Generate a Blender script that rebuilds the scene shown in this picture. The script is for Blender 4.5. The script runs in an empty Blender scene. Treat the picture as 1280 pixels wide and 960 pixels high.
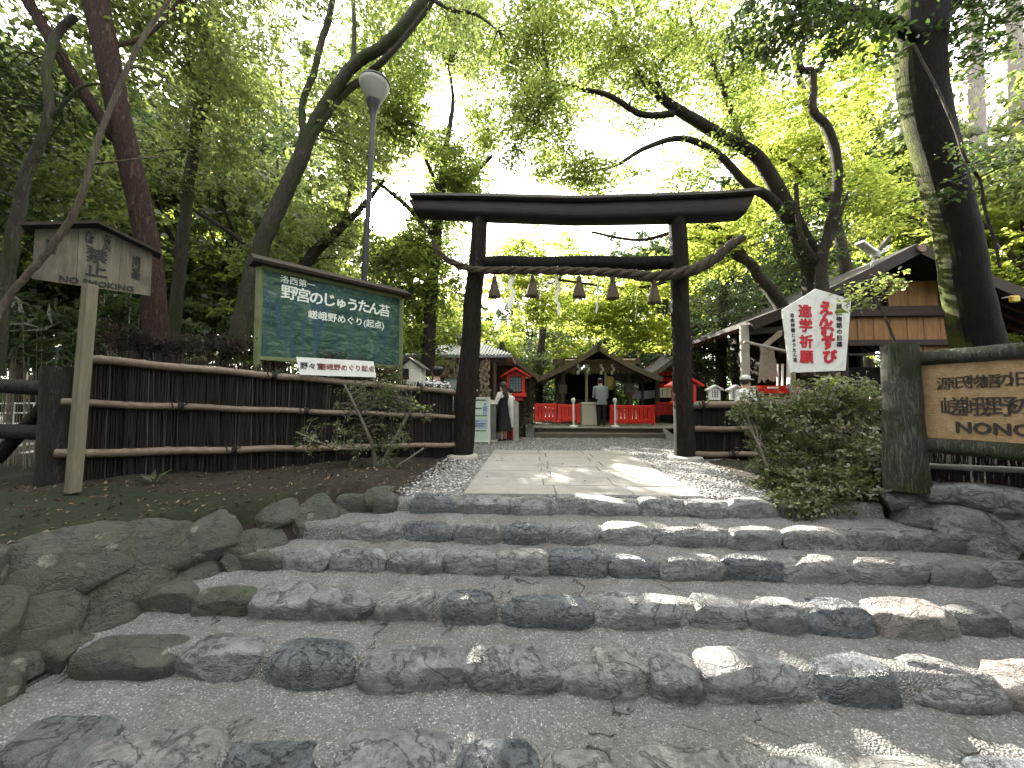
import bpy, bmesh, math, random
import numpy as np
from mathutils import Vector, Matrix

S = bpy.context.scene
COL = S.collection
RNG = np.random.default_rng(7)
random.seed(7)
PI = math.pi

# ------------------------------------------------------------------ camera
F = 462.0                    # focal length in photo pixels (1280 wide)
YAW = math.radians(2.86)
PITCH = math.radians(2.5)
CAM = Vector((0, 0, 1.05))
cR = Vector((math.cos(YAW), math.sin(YAW), 0))
cH = Vector((-math.sin(YAW), math.cos(YAW), 0))
cF = cH * math.cos(PITCH) + Vector((0, 0, math.sin(PITCH)))
cU = -cH * math.sin(PITCH) + Vector((0, 0, math.cos(PITCH)))

def ray(px, py):
    return cF + cR * ((px - 640) / F) + cU * ((480 - py) / F)
def cp(px, py, Z):           # point at distance Z ahead
    d = ray(px, py); return CAM + d * (Z / d.dot(cH))
def cpy(px, py, Y):          # point on the world plane y = Y
    d = ray(px, py); return CAM + d * (Y / d.y)
def cpz(px, py, z):          # point on the level z
    d = ray(px, py); return CAM + d * ((z - CAM.z) / d.z)

cam = bpy.data.cameras.new('camera'); cam.sensor_width = 36; cam.lens = 36 * F / 1280
cam.clip_end = 2000; cam.clip_start = 0.02
co = bpy.data.objects.new('camera', cam); COL.objects.link(co)
co.location = CAM; co.rotation_euler = (PI / 2 + PITCH, 0, YAW)
S.camera = co

# ------------------------------------------------------------------ mesh builder
def basis(d, up=Vector((0, 0, 1))):
    d = Vector(d).normalized()
    if abs(d.dot(up)) > .98: up = Vector((1, 0, 0))
    x = d.cross(up).normalized(); y = x.cross(d).normalized()
    return x, y, d

class MB:
    def __init__(s): s.v = []; s.f = []; s.n = 0
    def add(s, verts, faces):
        s.v.extend([tuple(p) for p in verts]); n = s.n
        s.f.extend([tuple(i + n for i in f) for f in faces]); s.n += len(verts); return s
    def hexa(s, c):          # 8 corners: bottom 4 (ccw), top 4
        return s.add(c, [(3, 2, 1, 0), (4, 5, 6, 7), (0, 1, 5, 4), (1, 2, 6, 5), (2, 3, 7, 6), (3, 0, 4, 7)])
    def box(s, c, size, rz=0, b=0.0):
        c = Vector(c); hx, hy, hz = [k / 2 for k in size]; M = Matrix.Rotation(rz, 3, 'Z')
        b = min(b, hx * .45, hy * .45, hz * .45)
        if b <= 0:
            P = [(-hx, -hy, -hz), (hx, -hy, -hz), (hx, hy, -hz), (-hx, hy, -hz), (-hx, -hy, hz), (hx, -hy, hz), (hx, hy, hz), (-hx, hy, hz)]
            return s.hexa([c + M @ Vector(p) for p in P])
        def oct_(x, y, z, b): return [(-x + b, -y, z), (x - b, -y, z), (x, -y + b, z), (x, y - b, z), (x - b, y, z), (-x + b, y, z), (-x, y - b, z), (-x, -y + b, z)]
        rings = [oct_(hx - b, hy - b, -hz, b * .5), oct_(hx, hy, -hz + b, b), oct_(hx, hy, hz - b, b), oct_(hx - b, hy - b, hz, b * .5)]
        return s.rings([[c + M @ Vector(p) for p in r] for r in rings])
    def rings(s, rs, cap=True, closed=False):
        k = len(rs[0]); V = [p for r in rs for p in r]; fs = []
        n = len(rs)
        for i in range(n if closed else n - 1):
            a = i * k; b = ((i + 1) % n) * k
            for j in range(k):
                j2 = (j + 1) % k; fs.append((a + j, a + j2, b + j2, b + j))
        if cap and not closed:
            fs.append(tuple(range(k - 1, -1, -1))); fs.append(tuple((n - 1) * k + j for j in range(k)))
        return s.add(V, fs)
    def beam(s, p0, p1, w, h, up=Vector((0, 0, 1)), b=0.0):
        p0, p1 = Vector(p0), Vector(p1); x, y, d = basis(p1 - p0, up)
        b = min(b, w * .3, h * .3)
        def ring(c, w, h):
            w /= 2; h /= 2; q = b if b else min(w, h) * .02
            pts = [(-w + q, -h), (w - q, -h), (w, -h + q), (w, h - q), (w - q, h), (-w + q, h), (-w, h - q), (-w, -h + q)]
            return [c + x * a + y * e for a, e in pts]
        if b:
            return s.rings([ring(p0, w - b, h - b), ring(p0 + d * b, w, h), ring(p1 - d * b, w, h), ring(p1, w - b, h - b)])
        return s.rings([ring(p0, w, h), ring(p1, w, h)])
    def tube(s, pts, rad, n=8, wob=0.0, seed=0, cap=True):
        pts = [Vector(p) for p in pts]
        if not isinstance(rad, (list, tuple, np.ndarray)): rad = [rad] * len(pts)
        rs = []; x = None; r_ = random.Random(seed)
        ph = [r_.uniform(0, 6.28) for _ in range(6)]
        for i, p in enumerate(pts):
            d = (pts[min(i + 1, len(pts) - 1)] - pts[max(i - 1, 0)]).normalized()
            if x is None: x, y, _ = basis(d)
            else:
                x = (x - d * x.dot(d)).normalized(); y = d.cross(x) * -1
                y = x.cross(d).normalized()
            ring = []
            for j in range(n):
                a = 2 * PI * j / n
                r = rad[i] * (1 + wob * (math.sin(2 * a + ph[0] + i * .23) * .5 + math.sin(3 * a + ph[1] - i * .31) * .35 + math.sin(i * 1.3 + ph[2] + a) * .3))
                ring.append(p + x * (math.cos(a) * r) + y * (math.sin(a) * r))
            rs.append(ring)
        return s.rings(rs, cap)
    def lathe(s, c, prof, n=16, axis=Vector((0, 0, 1)), sx=1, sy=1, rz=0):
        x, y, d = basis(axis, Vector((0, 1, 0))) if abs(Vector(axis).z) < .99 else (Vector((math.cos(rz), math.sin(rz), 0)), Vector((-math.sin(rz), math.cos(rz), 0)), Vector((0, 0, 1)))
        c = Vector(c)
        return s.rings([[c + d * z + x * (math.cos(2 * PI * j / n) * r * sx) + y * (math.sin(2 * PI * j / n) * r * sy) for j in range(n)] for r, z in prof])
    def prism(s, poly, vec):  # polygon (3d points) pushed along vec
        poly = [Vector(p) for p in poly]; vec = Vector(vec); k = len(poly)
        return s.add(poly + [p + vec for p in poly], [tuple(range(k - 1, -1, -1)), tuple(range(k, 2 * k))] + [(i, (i + 1) % k, (i + 1) % k + k, i + k) for i in range(k)])
    def merge(s, verts, faces): return s.add(verts, faces)
    def mesh(s, name, base=Vector((0, 0, 0)), smooth=None):
        me = bpy.data.meshes.new(name); b = Vector(base)
        me.from_pydata([(p[0] - b.x, p[1] - b.y, p[2] - b.z) for p in s.v], [], s.f)
        bm = bmesh.new(); bm.from_mesh(me); bmesh.ops.recalc_face_normals(bm, faces=bm.faces); bm.to_mesh(me); bm.free()
        if smooth is not None:
            me.polygons.foreach_set('use_smooth', [True] * len(me.polygons))
            me.set_sharp_from_angle(angle=math.radians(smooth))
        return me

def tag(o, label=None, cat=None, group=None, kind=None):
    if label: o['label'] = label
    if cat: o['category'] = cat
    if group: o['group'] = group
    if kind: o['kind'] = kind
    return o

def link(name, me, mat, loc=(0, 0, 0), parent=None):
    o = bpy.data.objects.new(name, me); COL.objects.link(o)
    if mat and me is not None and not me.materials: me.materials.append(mat)
    if parent: o.parent = parent
    else: o.location = loc
    return o

class Thing:
    def __init__(s, name, label, cat, base, group=None):
        s.b = Vector(base); s.o = bpy.data.objects.new(name, None); COL.objects.link(s.o)
        s.o.empty_display_size = .1; s.o.location = s.b; tag(s.o, label, cat, group)
    def part(s, name, mb, mat, parent=None, smooth=None, label=None):
        me = mb.mesh(name, s.b, smooth) if isinstance(mb, MB) else mb
        o = link(name, me, mat, parent=parent or s.o)
        if label: o['label'] = label
        return o

def solo(name, mb, mat, base, label, cat, group=None, smooth=None):
    o = link(name, mb.mesh(name, base, smooth), mat, base); return tag(o, label, cat, group)
def setting(name, mb, mat, smooth=None):
    o = link(name, mb.mesh(name, (0, 0, 0), smooth) if isinstance(mb, MB) else mb, mat); o['kind'] = 'structure'; return o

def children(o): return [c for c in bpy.data.objects if c.parent == o]
def copy_tree(o, parent=None):
    c = o.copy(); COL.objects.link(c)
    if parent: c.parent = parent
    for ch in list(o.children): copy_tree(ch, c)
    return c
def copy_thing(root, loc, rz=0, scale=1, label=None):
    c = copy_tree(root); c.location = loc; c.rotation_euler = (0, 0, rz)
    c.scale = (scale,) * 3 if not isinstance(scale, tuple) else scale
    if label: c['label'] = label
    return c

def spline(pts, n=6):        # Catmull-Rom through points
    P = [Vector(p) for p in pts]; out = []
    for i in range(len(P) - 1):
        a, b, c, d = P[max(i - 1, 0)], P[i], P[i + 1], P[min(i + 2, len(P) - 1)]
        for k in range(n):
            t = k / n
            out.append(.5 * ((2 * b) + (c - a) * t + (2 * a - 5 * b + 4 * c - d) * t * t + (3 * b - a - 3 * c + d) * t ** 3))
    out.append(P[-1]); return out
def lerp(a, b, t): return a + (b - a) * t
def interp(x, xs, ys): return float(np.interp(x, xs, ys))

# ------------------------------------------------------------------ text
def text_mb(mb, body, o, xd, yd, size, bold=0.0, ext=.002, sp=1.0, align='CENTER'):
    """letters as solid geometry, centred on o, in the plane xd, yd"""
    cu = bpy.data.curves.new('lettering', 'FONT'); cu.body = body; cu.size = size; cu.extrude = ext; cu.offset = bold
    cu.offset = 0; cu.align_x = align; cu.align_y = 'CENTER'; cu.space_line = sp; cu.resolution_u = 2
    t = bpy.data.objects.new('lettering', cu); COL.objects.link(t)
    bpy.context.view_layer.update()
    dg = bpy.context.evaluated_depsgraph_get()
    me = bpy.data.meshes.new_from_object(t.evaluated_get(dg))
    xd, yd = Vector(xd).normalized(), Vector(yd).normalized(); nd = xd.cross(yd); o = Vector(o)
    offs = [(0, 0)] if bold <= 0 else [(0, 0), (bold, 0), (-bold, 0), (0, bold), (0, -bold)] + ([(bold * .7, bold * .7), (-bold * .7, bold * .7), (bold * .7, -bold * .7), (-bold * .7, -bold * .7)] if bold > .006 else [])
    for k, (ox, oy) in enumerate(offs):
        mb.add([o + xd * (v.co.x + ox) + yd * (v.co.y + oy) + nd * (v.co.z + .0004 * k) for v in me.vertices], [tuple(p.vertices) for p in me.polygons])
    bpy.data.objects.remove(t); bpy.data.curves.remove(cu); bpy.data.meshes.remove(me)
    return mb

# ------------------------------------------------------------------ materials
MATS = {}
class NT:
    def __init__(s, name):
        m = bpy.data.materials.new(name); m.use_nodes = True; s.m = m; s.t = m.node_tree; s.t.nodes.clear()
        s.out = s.n('ShaderNodeOutputMaterial'); MATS[name] = m
    def n(s, t, **kw):
        x = s.t.nodes.new(t)
        for k, v in kw.items(): setattr(x, k, v)
        return x
    def l(s, a, b): s.t.links.new(a, b)
    def put(s, sock, v):
        if hasattr(v, 'is_linked') or isinstance(v, bpy.types.NodeSocket): s.l(v, sock)
        else: sock.default_value = v
    def coord(s, kind='Object', scale=(1, 1, 1), rot=(0, 0, 0), warp=None):
        if kind == 'World': c = s.n('ShaderNodeNewGeometry').outputs['Position']
        else: c = s.n('ShaderNodeTexCoord').outputs[kind]
        m = s.n('ShaderNodeMapping'); m.inputs['Scale'].default_value = scale; m.inputs['Rotation'].default_value = rot
        s.l(c, m.inputs['Vector']); return m.outputs[0]
    def noise(s, vec, scale, detail=5, rough=.55, dist=0.0, out='Fac'):
        x = s.n('ShaderNodeTexNoise'); s.l(vec, x.inputs['Vector']); x.inputs['Scale'].default_value = scale
        x.inputs['Detail'].default_value = detail; x.inputs['Roughness'].default_value = rough; x.inputs['Distortion'].default_value = dist
        return x.outputs[out]
    def voro(s, vec, scale, feat='F1', out='Distance', rnd=1.0):
        x = s.n('ShaderNodeTexVoronoi', feature=feat); s.l(vec, x.inputs['Vector']); x.inputs['Scale'].default_value = scale
        x.inputs['Randomness'].default_value = rnd
        return x.outputs[out]
    def ramp(s, fac, stops, interp='LINEAR'):
        x = s.n('ShaderNodeValToRGB'); s.l(fac, x.inputs[0]); r = x.color_ramp; r.interpolation = interp
        while len(r.elements) < len(stops): r.elements.new(.5)
        for e, (p, c) in zip(r.elements, stops): e.position = p; e.color = (*c, 1) if len(c) == 3 else c
        return x.outputs[0]
    def mix(s, fac, a, b, mode='MIX'):
        x = s.n('ShaderNodeMix', data_type='RGBA', blend_type=mode); s.put(x.inputs[0], fac)
        for k, v in ((6, a), (7, b)): s.put(x.inputs[k], (*v, 1) if isinstance(v, tuple) and len(v) == 3 else v)
        return x.outputs[2]
    def math(s, op, a, b=0.5):
        x = s.n('ShaderNodeMath', operation=op); s.put(x.inputs[0], a); s.put(x.inputs[1], b); return x.outputs[0]
    def bump(s, h, strength=.3, dist=.01, norm=None):
        x = s.n('ShaderNodeBump'); s.l(h, x.inputs['Height']); x.inputs['Strength'].default_value = strength; x.inputs['Distance'].default_value = dist
        if norm: s.l(norm, x.inputs['Normal'])
        return x.outputs[0]
    def bsdf(s, col, rough=.7, spec=.4, norm=None, metal=0.0, emit=None):
        x = s.n('ShaderNodeBsdfPrincipled'); s.put(x.inputs['Base Color'], (*col, 1) if isinstance(col, tuple) and len(col) == 3 else col)
        s.put(x.inputs['Roughness'], rough); x.inputs['Specular IOR Level'].default_value = spec; x.inputs['Metallic'].default_value = metal
        if norm: s.l(norm, x.inputs['Normal'])
        s.l(x.outputs[0], s.out.inputs['Surface']); return x
    def attr(s, name, out='Fac'):
        x = s.n('ShaderNodeAttribute', attribute_name=name); return x.outputs[out]

def plain(name, col, rough=.6, var=.25, scale=6, bump=.1, metal=0.0, spec=.4, stretch=(1, 1, 1), dirt=None):
    t = NT(name); v = t.coord('Object', stretch)
    n1 = t.noise(v, scale, 6, .6); n2 = t.noise(v, scale * 9, 4, .6)
    lo = tuple(c * (1 - var) for c in col); hi = tuple(min(1, c * (1 + var)) for c in col)
    c = t.ramp(n1, [(.3, lo), (.7, hi)])
    c = t.mix(t.math('MULTIPLY', n2, .5), c, t.ramp(n2, [(.35, lo), (.65, hi)]))
    if dirt:
        n3 = t.noise(v, scale * 1.7, 8, .7)
        c = t.mix(t.ramp(n3, [(.5, (0, 0, 0)), (.68, (1, 1, 1))]), c, dirt)
    t.bsdf(c, t.ramp(n1, [(.3, (rough * .8,) * 3), (.7, (min(1, rough * 1.15),) * 3)]), spec, t.bump(n2, bump, .01), metal)
    return t.m

def wood(name, dark, light, axis='Z', scale=3, rough=.7, bump=.5, ring=False, stain=None, spec=.3):
    t = NT(name); st = {'Z': (9, 9, .7), 'X': (.7, 9, 9), 'Y': (9, .7, 9)}[axis]
    v = t.coord('Object', st); vo = t.coord('Object')
    n1 = t.noise(v, scale, 7, .65, .6); n2 = t.noise(v, scale * 5, 5, .6); n3 = t.noise(vo, 2.2, 4, .6)
    c = t.ramp(n1, [(.28, dark), (.5, tuple((a + b) / 2 for a, b in zip(dark, light))), (.72, light)])
    c = t.mix(t.math('MULTIPLY', n2, .55), c, dark, 'MULTIPLY') if False else t.mix(t.math('MULTIPLY', t.ramp(n2, [(.4, (0,) * 3), (.62, (1,) * 3)]), .45), c, dark)
    if ring:
        w = t.n('ShaderNodeTexWave', wave_type='RINGS', rings_direction='SPHERICAL'); t.l(t.coord('Object', (.8, 1, 3.2)), w.inputs['Vector'])
        w.inputs['Scale'].default_value = 6; w.inputs['Distortion'].default_value = 5; w.inputs['Detail'].default_value = 3; w.inputs['Detail Scale'].default_value = 1.2
        c = t.mix(t.math('MULTIPLY', w.outputs['Fac'], .55), c, dark)
    if stain: c = t.mix(t.ramp(n3, [(.5, (0,) * 3), (.66, (1,) * 3)]), c, stain)
    h = t.math('ADD', n1, t.math('MULTIPLY', n2, .6))
    t.bsdf(c, rough, spec, t.bump(h, bump, .012)); return t.m

def bark(name, dark, light, moss=None, scale=2.2, bump=1.0, mossdir=None):
    t = NT(name); v = t.coord('Object', (5, 5, 1.1)); vo = t.coord('Object')
    n1 = t.noise(v, scale, 8, .68, .9); vr = t.math('ABSOLUTE', t.math('SUBTRACT', t.noise(t.coord('Object', (7, 7, .9)), scale * 1.5, 5, .6, 1.6), .5))
    n3 = t.noise(vo, 1.6, 5, .6); n4 = t.noise(vo, 22, 4, .6)
    c = t.ramp(n1, [(.25, dark), (.75, light)])
    c = t.mix(t.ramp(vr, [(0, (.7,) * 3), (.05, (0,) * 3)]), c, tuple(k * .45 for k in dark))
    c = t.mix(t.math('MULTIPLY', n4, .35), c, tuple(min(1, k * 1.5) for k in light))
    if moss:
        f = t.ramp(t.math('ADD', n3, t.math('MULTIPLY', n4, .25)), [(.56, (0,) * 3), (.72, (1,) * 3)])
        if mossdir:
            g = t.n('ShaderNodeNewGeometry'); d = t.n('ShaderNodeVectorMath', operation='DOT_PRODUCT'); t.l(g.outputs['True Normal'], d.inputs[0]); d.inputs[1].default_value = mossdir
            f = t.ramp(t.math('ADD', t.math('MULTIPLY', d.outputs['Value'], .5), t.math('MULTIPLY', n3, .6)), [(.64, (0,) * 3), (.77, (.95,) * 3)])
        c = t.mix(f, c, t.mix(n4, moss, tuple(k * 1.7 for k in moss)))
    h = t.math('ADD', n1, t.math('MULTIPLY', t.ramp(vr, [(0, (0,) * 3), (.09, (1,) * 3)]), .7))
    h = t.math('ADD', h, t.math('MULTIPLY', n4, .3))
    t.bsdf(c, .9, .2, t.bump(h, bump, .03)); return t.m

def leaf_mat(name, cols, tcols, trans=.5, rough=.45, spec=.35):
    t = NT(name); a = t.attr('rnd')
    k = len(cols)
    c = t.ramp(a, [(i / (k - 1), cols[i]) for i in range(k)]); ct = t.ramp(a, [(i / (k - 1), tcols[i]) for i in range(k)])
    p = t.bsdf(c, rough, spec); tr = t.n('ShaderNodeBsdfTranslucent'); t.l(ct, tr.inputs['Color'])
    m = t.n('ShaderNodeMixShader'); m.inputs[0].default_value = trans; t.l(p.outputs[0], m.inputs[1]); t.l(tr.outputs[0], m.inputs[2])
    t.l(m.outputs[0], t.out.inputs['Surface']); return t.m

def rock_mat(name, dark, mid, light, lichen=None, moss=None, rough=.62, seed=0):
    t = NT(name); oi = t.n('ShaderNodeObjectInfo')
    tc = t.n('ShaderNodeTexCoord').outputs['Object']; ad = t.n('ShaderNodeVectorMath', operation='ADD'); t.l(tc, ad.inputs[0])
    mul = t.n('ShaderNodeVectorMath', operation='SCALE'); cmb = t.n('ShaderNodeCombineXYZ')
    for i in range(3): t.l(oi.outputs['Random'], cmb.inputs[i])
    t.l(cmb.outputs[0], mul.inputs[0]); mul.inputs['Scale'].default_value = 37.0 + seed; t.l(mul.outputs[0], ad.inputs[1]); v = ad.outputs[0]
    st = t.n('ShaderNodeMapping'); st.inputs['Scale'].default_value = (1, 1.2, 1.9); st.inputs['Rotation'].default_value = (.2, .35, .1); t.l(v, st.inputs['Vector']); vs = st.outputs[0]
    n1 = t.noise(vs, 5, 10, .7, .35); n2 = t.noise(v, 30, 7, .7); n3 = t.noise(v, 2.3, 6, .6); n4 = t.noise(v, 130, 3, .6)
    cr = t.math('ABSOLUTE', t.math('SUBTRACT', t.noise(vs, 3.4, 5, .65, .7), .5)); crn = t.math('ADD', cr, t.math('MULTIPLY', n2, .03))
    c = t.ramp(n1, [(.28, dark), (.5, mid), (.7, light)])
    c = t.mix(t.ramp(n2, [(.42, (0,) * 3), (.7, (.75,) * 3)]), c, light)
    c = t.mix(t.ramp(n4, [(.35, (.5,) * 3), (.5, (0,) * 3)]), c, dark)
    c = t.mix(t.ramp(crn, [(.014, (.7,) * 3), (.034, (0,) * 3)]), c, tuple(k * .5 for k in dark))
    if lichen:
        lv = t.voro(v, 4.6, 'SMOOTH_F1'); f = t.math('ADD', lv, t.math('MULTIPLY', n2, .35))
        c = t.mix(t.ramp(f, [(.28, (.85,) * 3), (.33, (0,) * 3)]), c, lichen)
    if moss:
        f = t.math('ADD', n3, t.math('MULTIPLY', n2, .3)); c = t.mix(t.ramp(f, [(.55, (0,) * 3), (.78, (.9,) * 3)]), c, moss)
    c = t.mix(.35, c, t.ramp(oi.outputs['Random'], [(0, tuple(k * .75 for k in mid)), (1, tuple(k * 1.3 for k in mid))]))
    h = t.math('ADD', t.math('MULTIPLY', n1, 1.0), t.math('MULTIPLY', n2, .5)); h = t.math('ADD', h, t.math('MULTIPLY', n4, .14))
    h = t.math('ADD', h, t.ramp(crn, [(.014, (0,) * 3), (.04, (.35,) * 3)]))
    t.bsdf(c, t.ramp(n2, [(.3, (rough - .24,) * 3), (.7, (rough + .06,) * 3)]), .8, t.bump(h, 1.0, .05)); return t.m

# ------------------------------------------------------------------ rocks and leaves
_ico = {}
def ico(sub):
    if sub not in _ico:
        bm = bmesh.new(); bmesh.ops.create_icosphere(bm, subdivisions=sub, radius=1)
        _ico[sub] = (np.array([v.co[:] for v in bm.verts]), [tuple(v.index for v in f.verts) for f in bm.faces]); bm.free()
    return _ico[sub]
def snoise(P, freq, seed, octs=3):
    r = np.random.default_rng(seed); out = np.zeros(len(P)); amp = 1.0
    for o in range(octs):
        for k in range(4):
            d = r.normal(size=3); d /= np.linalg.norm(d)
            out += amp * np.sin(P @ d * freq * r.uniform(.7, 1.4) + r.uniform(0, 6.28)) / 4
        freq *= 2.1; amp *= .5
    return out
def rock(c, size, seed, sub=4, p=3.6, rot=(0, 0, 0), rough=.10, cuts=7, cut=(.78, 1.0)):
    D, fs = ico(sub); r = np.random.default_rng(seed)
    V = D / (np.abs(D) ** p).sum(1)[:, None] ** (1 / p)
    V = V * (1 + rough * snoise(V + r.uniform(-9, 9, 3), 1.7, seed + 1, 2)[:, None])
    for _ in range(cuts):
        d = r.normal(size=3); d /= np.linalg.norm(d); sup = (V @ d).max(); off = sup * r.uniform(*cut)
        s = V @ d + .02 * snoise(V + r.uniform(-9, 9, 3), 6, seed + 3 + _, 2); over = np.clip(s - off, 0, None); V = V - over[:, None] * d * .95
    rid = 1 - np.abs(snoise(V * [1, 1.2, 1.7] + r.uniform(-9, 9, 3), 3.4, seed + 2, 4)); V = V * (1 - .5 * rough * np.clip(rid - .55, 0, 1)[:, None])
    V = V * (1 + .012 * snoise(V + r.uniform(-9, 9, 3), 11, seed + 5, 3)[:, None])
    V = V * (np.array(size) / 2)
    M = np.array(Matrix.Rotation(rot[2], 3, 'Z') @ Matrix.Rotation(rot[1], 3, 'Y') @ Matrix.Rotation(rot[0], 3, 'X'))
    V = V @ M.T + np.array(c)
    mb = MB(); mb.v = [tuple(x) for x in V]; mb.f = list(fs); mb.n = len(V); return mb

SUN = ray(480, 270).normalized()
sunv = np.array(SUN)
GAPS = []                    # (point, radius): openings of the canopy towards the sun
def keep_open(P):
    k = np.ones(len(P), bool); v = P - np.array(CAM); t = v @ sunv
    ang = np.linalg.norm(v - t[:, None] * sunv, axis=1) / np.maximum(t, .1)
    k &= ~((ang < .046 + .05 * RNG.random(len(P)) ** 3) & (t > 0))
    for q, rad in GAPS:
        v = P - np.array(q); t = v @ sunv; d = np.linalg.norm(v - t[:, None] * sunv, axis=1)
        k &= ~((d < rad * (.8 + .4 * RNG.random(len(P)))) & (t > 0))
    return k

def leaf_mesh(name, P, N, A, L, W, base=(0, 0, 0), rnd=None, fold=.12, fine=False):
    n = len(P); P = P - np.array(base)
    N = N / np.linalg.norm(N, axis=1)[:, None]; A = A - (A * N).sum(1)[:, None] * N; A /= np.maximum(np.linalg.norm(A, axis=1), 1e-6)[:, None]
    B = np.cross(N, A); L = L[:, None]; W = W[:, None]
    V = np.empty((n, 4, 3)); V[:, 0] = P - A * L * .5; V[:, 1] = P + B * W * .5 + N * L * fold - A * L * .06; V[:, 2] = P + A * L * .5 - N * L * fold; V[:, 3] = P - B * W * .5 + N * L * fold - A * L * .06
    q = 4
    if fine:         # pointed oval of six corners
        q = 6; V6 = np.empty((n, 6, 3)); V6[:, 0] = V[:, 0]; V6[:, 3] = V[:, 2]
        for i, s_, a_, w_ in ((1, 1, -.22, .42), (2, 1, .16, .44), (4, -1, .16, .44), (5, -1, -.22, .42)): V6[:, i] = P + A * L * a_ + B * W * w_ * s_ + N * L * fold * .8
        V = V6
    me = bpy.data.meshes.new(name); me.vertices.add(q * n); me.vertices.foreach_set('co', V.astype(np.float32).ravel())
    me.loops.add(q * n); me.loops.foreach_set('vertex_index', np.arange(q * n, dtype=np.int32))
    me.polygons.add(n); me.polygons.foreach_set('loop_start', np.arange(0, q * n, q, dtype=np.int32)); me.polygons.foreach_set('loop_total', np.full(n, q, np.int32))
    a = me.attributes.new('rnd', 'FLOAT', 'FACE'); a.data.foreach_set('value', (RNG.random(n) if rnd is None else rnd).astype(np.float32))
    me.update(calc_edges=True); return me

def spray_leaves(C, per, spread, leaf, flat=.5, aspect=.5, upb=.8, hang=.25, hueseed=0):
    """sprays of leaves round the twig ends C -> P, N, A, L, W, rnd"""
    m = len(C); n = m * per
    dirs = RNG.normal(size=(m, 3)); dirs[:, 2] = dirs[:, 2] * .45 - hang; dirs /= np.linalg.norm(dirs, axis=1)[:, None]
    nrm = RNG.normal(size=(m, 3)) * (1 - upb) + np.array([0, 0, 1]) * upb
    D = np.repeat(dirs, per, 0); Nn = np.repeat(nrm, per, 0) + RNG.normal(size=(n, 3)) * .35
    t = RNG.uniform(-.9, 1, n)[:, None]
    side = np.cross(D, np.repeat(nrm, per, 0)); side /= np.maximum(np.linalg.norm(side, axis=1), 1e-6)[:, None]
    sp = np.repeat(RNG.uniform(.6, 1.3, m), per)[:, None] * spread
    P = np.repeat(C, per, 0) + D * t * sp + side * RNG.normal(size=(n, 1)) * sp * .42 + RNG.normal(size=(n, 3)) * sp * .16 * np.array([1, 1, flat])
    A = D * .7 + side * RNG.choice([-1, 1], (n, 1)) * .7 + RNG.normal(size=(n, 3)) * .35 + np.array([0, 0, -hang])
    L = leaf * RNG.uniform(.65, 1.3, n)
    rn = np.clip(np.repeat(RNG.normal(.5, .2, m), per) + RNG.normal(0, .14, n) , 0, 1)
    return P, Nn, A, L, L * aspect * RNG.uniform(.8, 1.2, n), rn
SKY_STRENGTH = .10; CLOUD_MIX = .8; CLOUD = (9.1, 9.0, 8.8, 1); SUN_STRENGTH = 5.0; EXPOSURE = 2.85
# ================================================================== materials in use
rock_grey = rock_mat('rock_grey', (.030, .032, .034), (.108, .112, .116), (.38, .385, .385), rough=.5)
rock_blue = rock_mat('rock_blue', (.020, .024, .030), (.056, .067, .080), (.19, .207, .22), rough=.38)
rock_tan = rock_mat('rock_tan', (.045, .044, .041), (.145, .142, .135), (.42, .415, .40), rough=.5)
rock_pink = rock_mat('rock_pink', (.10, .085, .08), (.20, .172, .16), (.38, .335, .32), rough=.6)
rock_green = rock_mat('rock_green', (.035, .040, .038), (.08, .088, .084), (.21, .22, .21), rough=.55)
rock_moss = rock_mat('rock_moss', (.014, .0145, .011), (.034, .035, .026), (.085, .086, .066), lichen=(.30, .31, .25), moss=(.028, .040, .010), rough=.8)
ROCKS = {'g': rock_grey, 'b': rock_blue, 't': rock_tan, 'p': rock_pink, 'e': rock_green, 'm': rock_moss}

def aggregate():
    t = NT('exposed_aggregate'); v = t.coord('World')
    n1 = t.noise(v, 1.6, 6, .6); n2 = t.noise(v, 9, 6, .65); vo = t.voro(v, 88, 'F1'); vc = t.voro(v, 88, 'F1', 'Color'); vo2 = t.voro(v, 170, 'F1', 'Color')
    c = t.ramp(n2, [(.3, (.070, .072, .073)), (.7, (.142, .145, .146))])
    sep = t.n('ShaderNodeSeparateColor'); t.l(vc, sep.inputs[0])
    peb = t.ramp(sep.outputs[0], [(0, (.03, .03, .031)), (.35, (.095, .097, .099)), (.7, (.20, .203, .204)), (.9, (.35, .352, .35)), (1, (.52, .52, .51))])
    c = t.mix(t.ramp(vo, [(.36, (.95,) * 3), (.56, (0,) * 3)]), c, peb)
    c = t.mix(t.math('MULTIPLY', vo2, .25), c, (.26, .245, .215))
    c = t.mix(t.ramp(n1, [(.35, (.55,) * 3), (.6, (0,) * 3)]), c, (.075, .07, .06))
    cr = t.math('ABSOLUTE', t.math('SUBTRACT', t.noise(v, 1.5, 3, .6, 1.5), .5)); cr = t.math('ADD', cr, t.ramp(n1, [(.42, (0,) * 3), (.5, (.2,) * 3)]))
    crf = t.ramp(cr, [(.004, (1,) * 3), (.010, (0,) * 3)])
    c = t.mix(crf, c, (.02, .018, .015))
    h = t.math('SUBTRACT', t.math('MULTIPLY', n2, .4), t.math('MULTIPLY', vo, 1.0)); h = t.math('SUBTRACT', h, crf)
    t.bsdf(c, .6, .45, t.bump(h, .9, .012)); return t.m
m_agg = aggregate()

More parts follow.
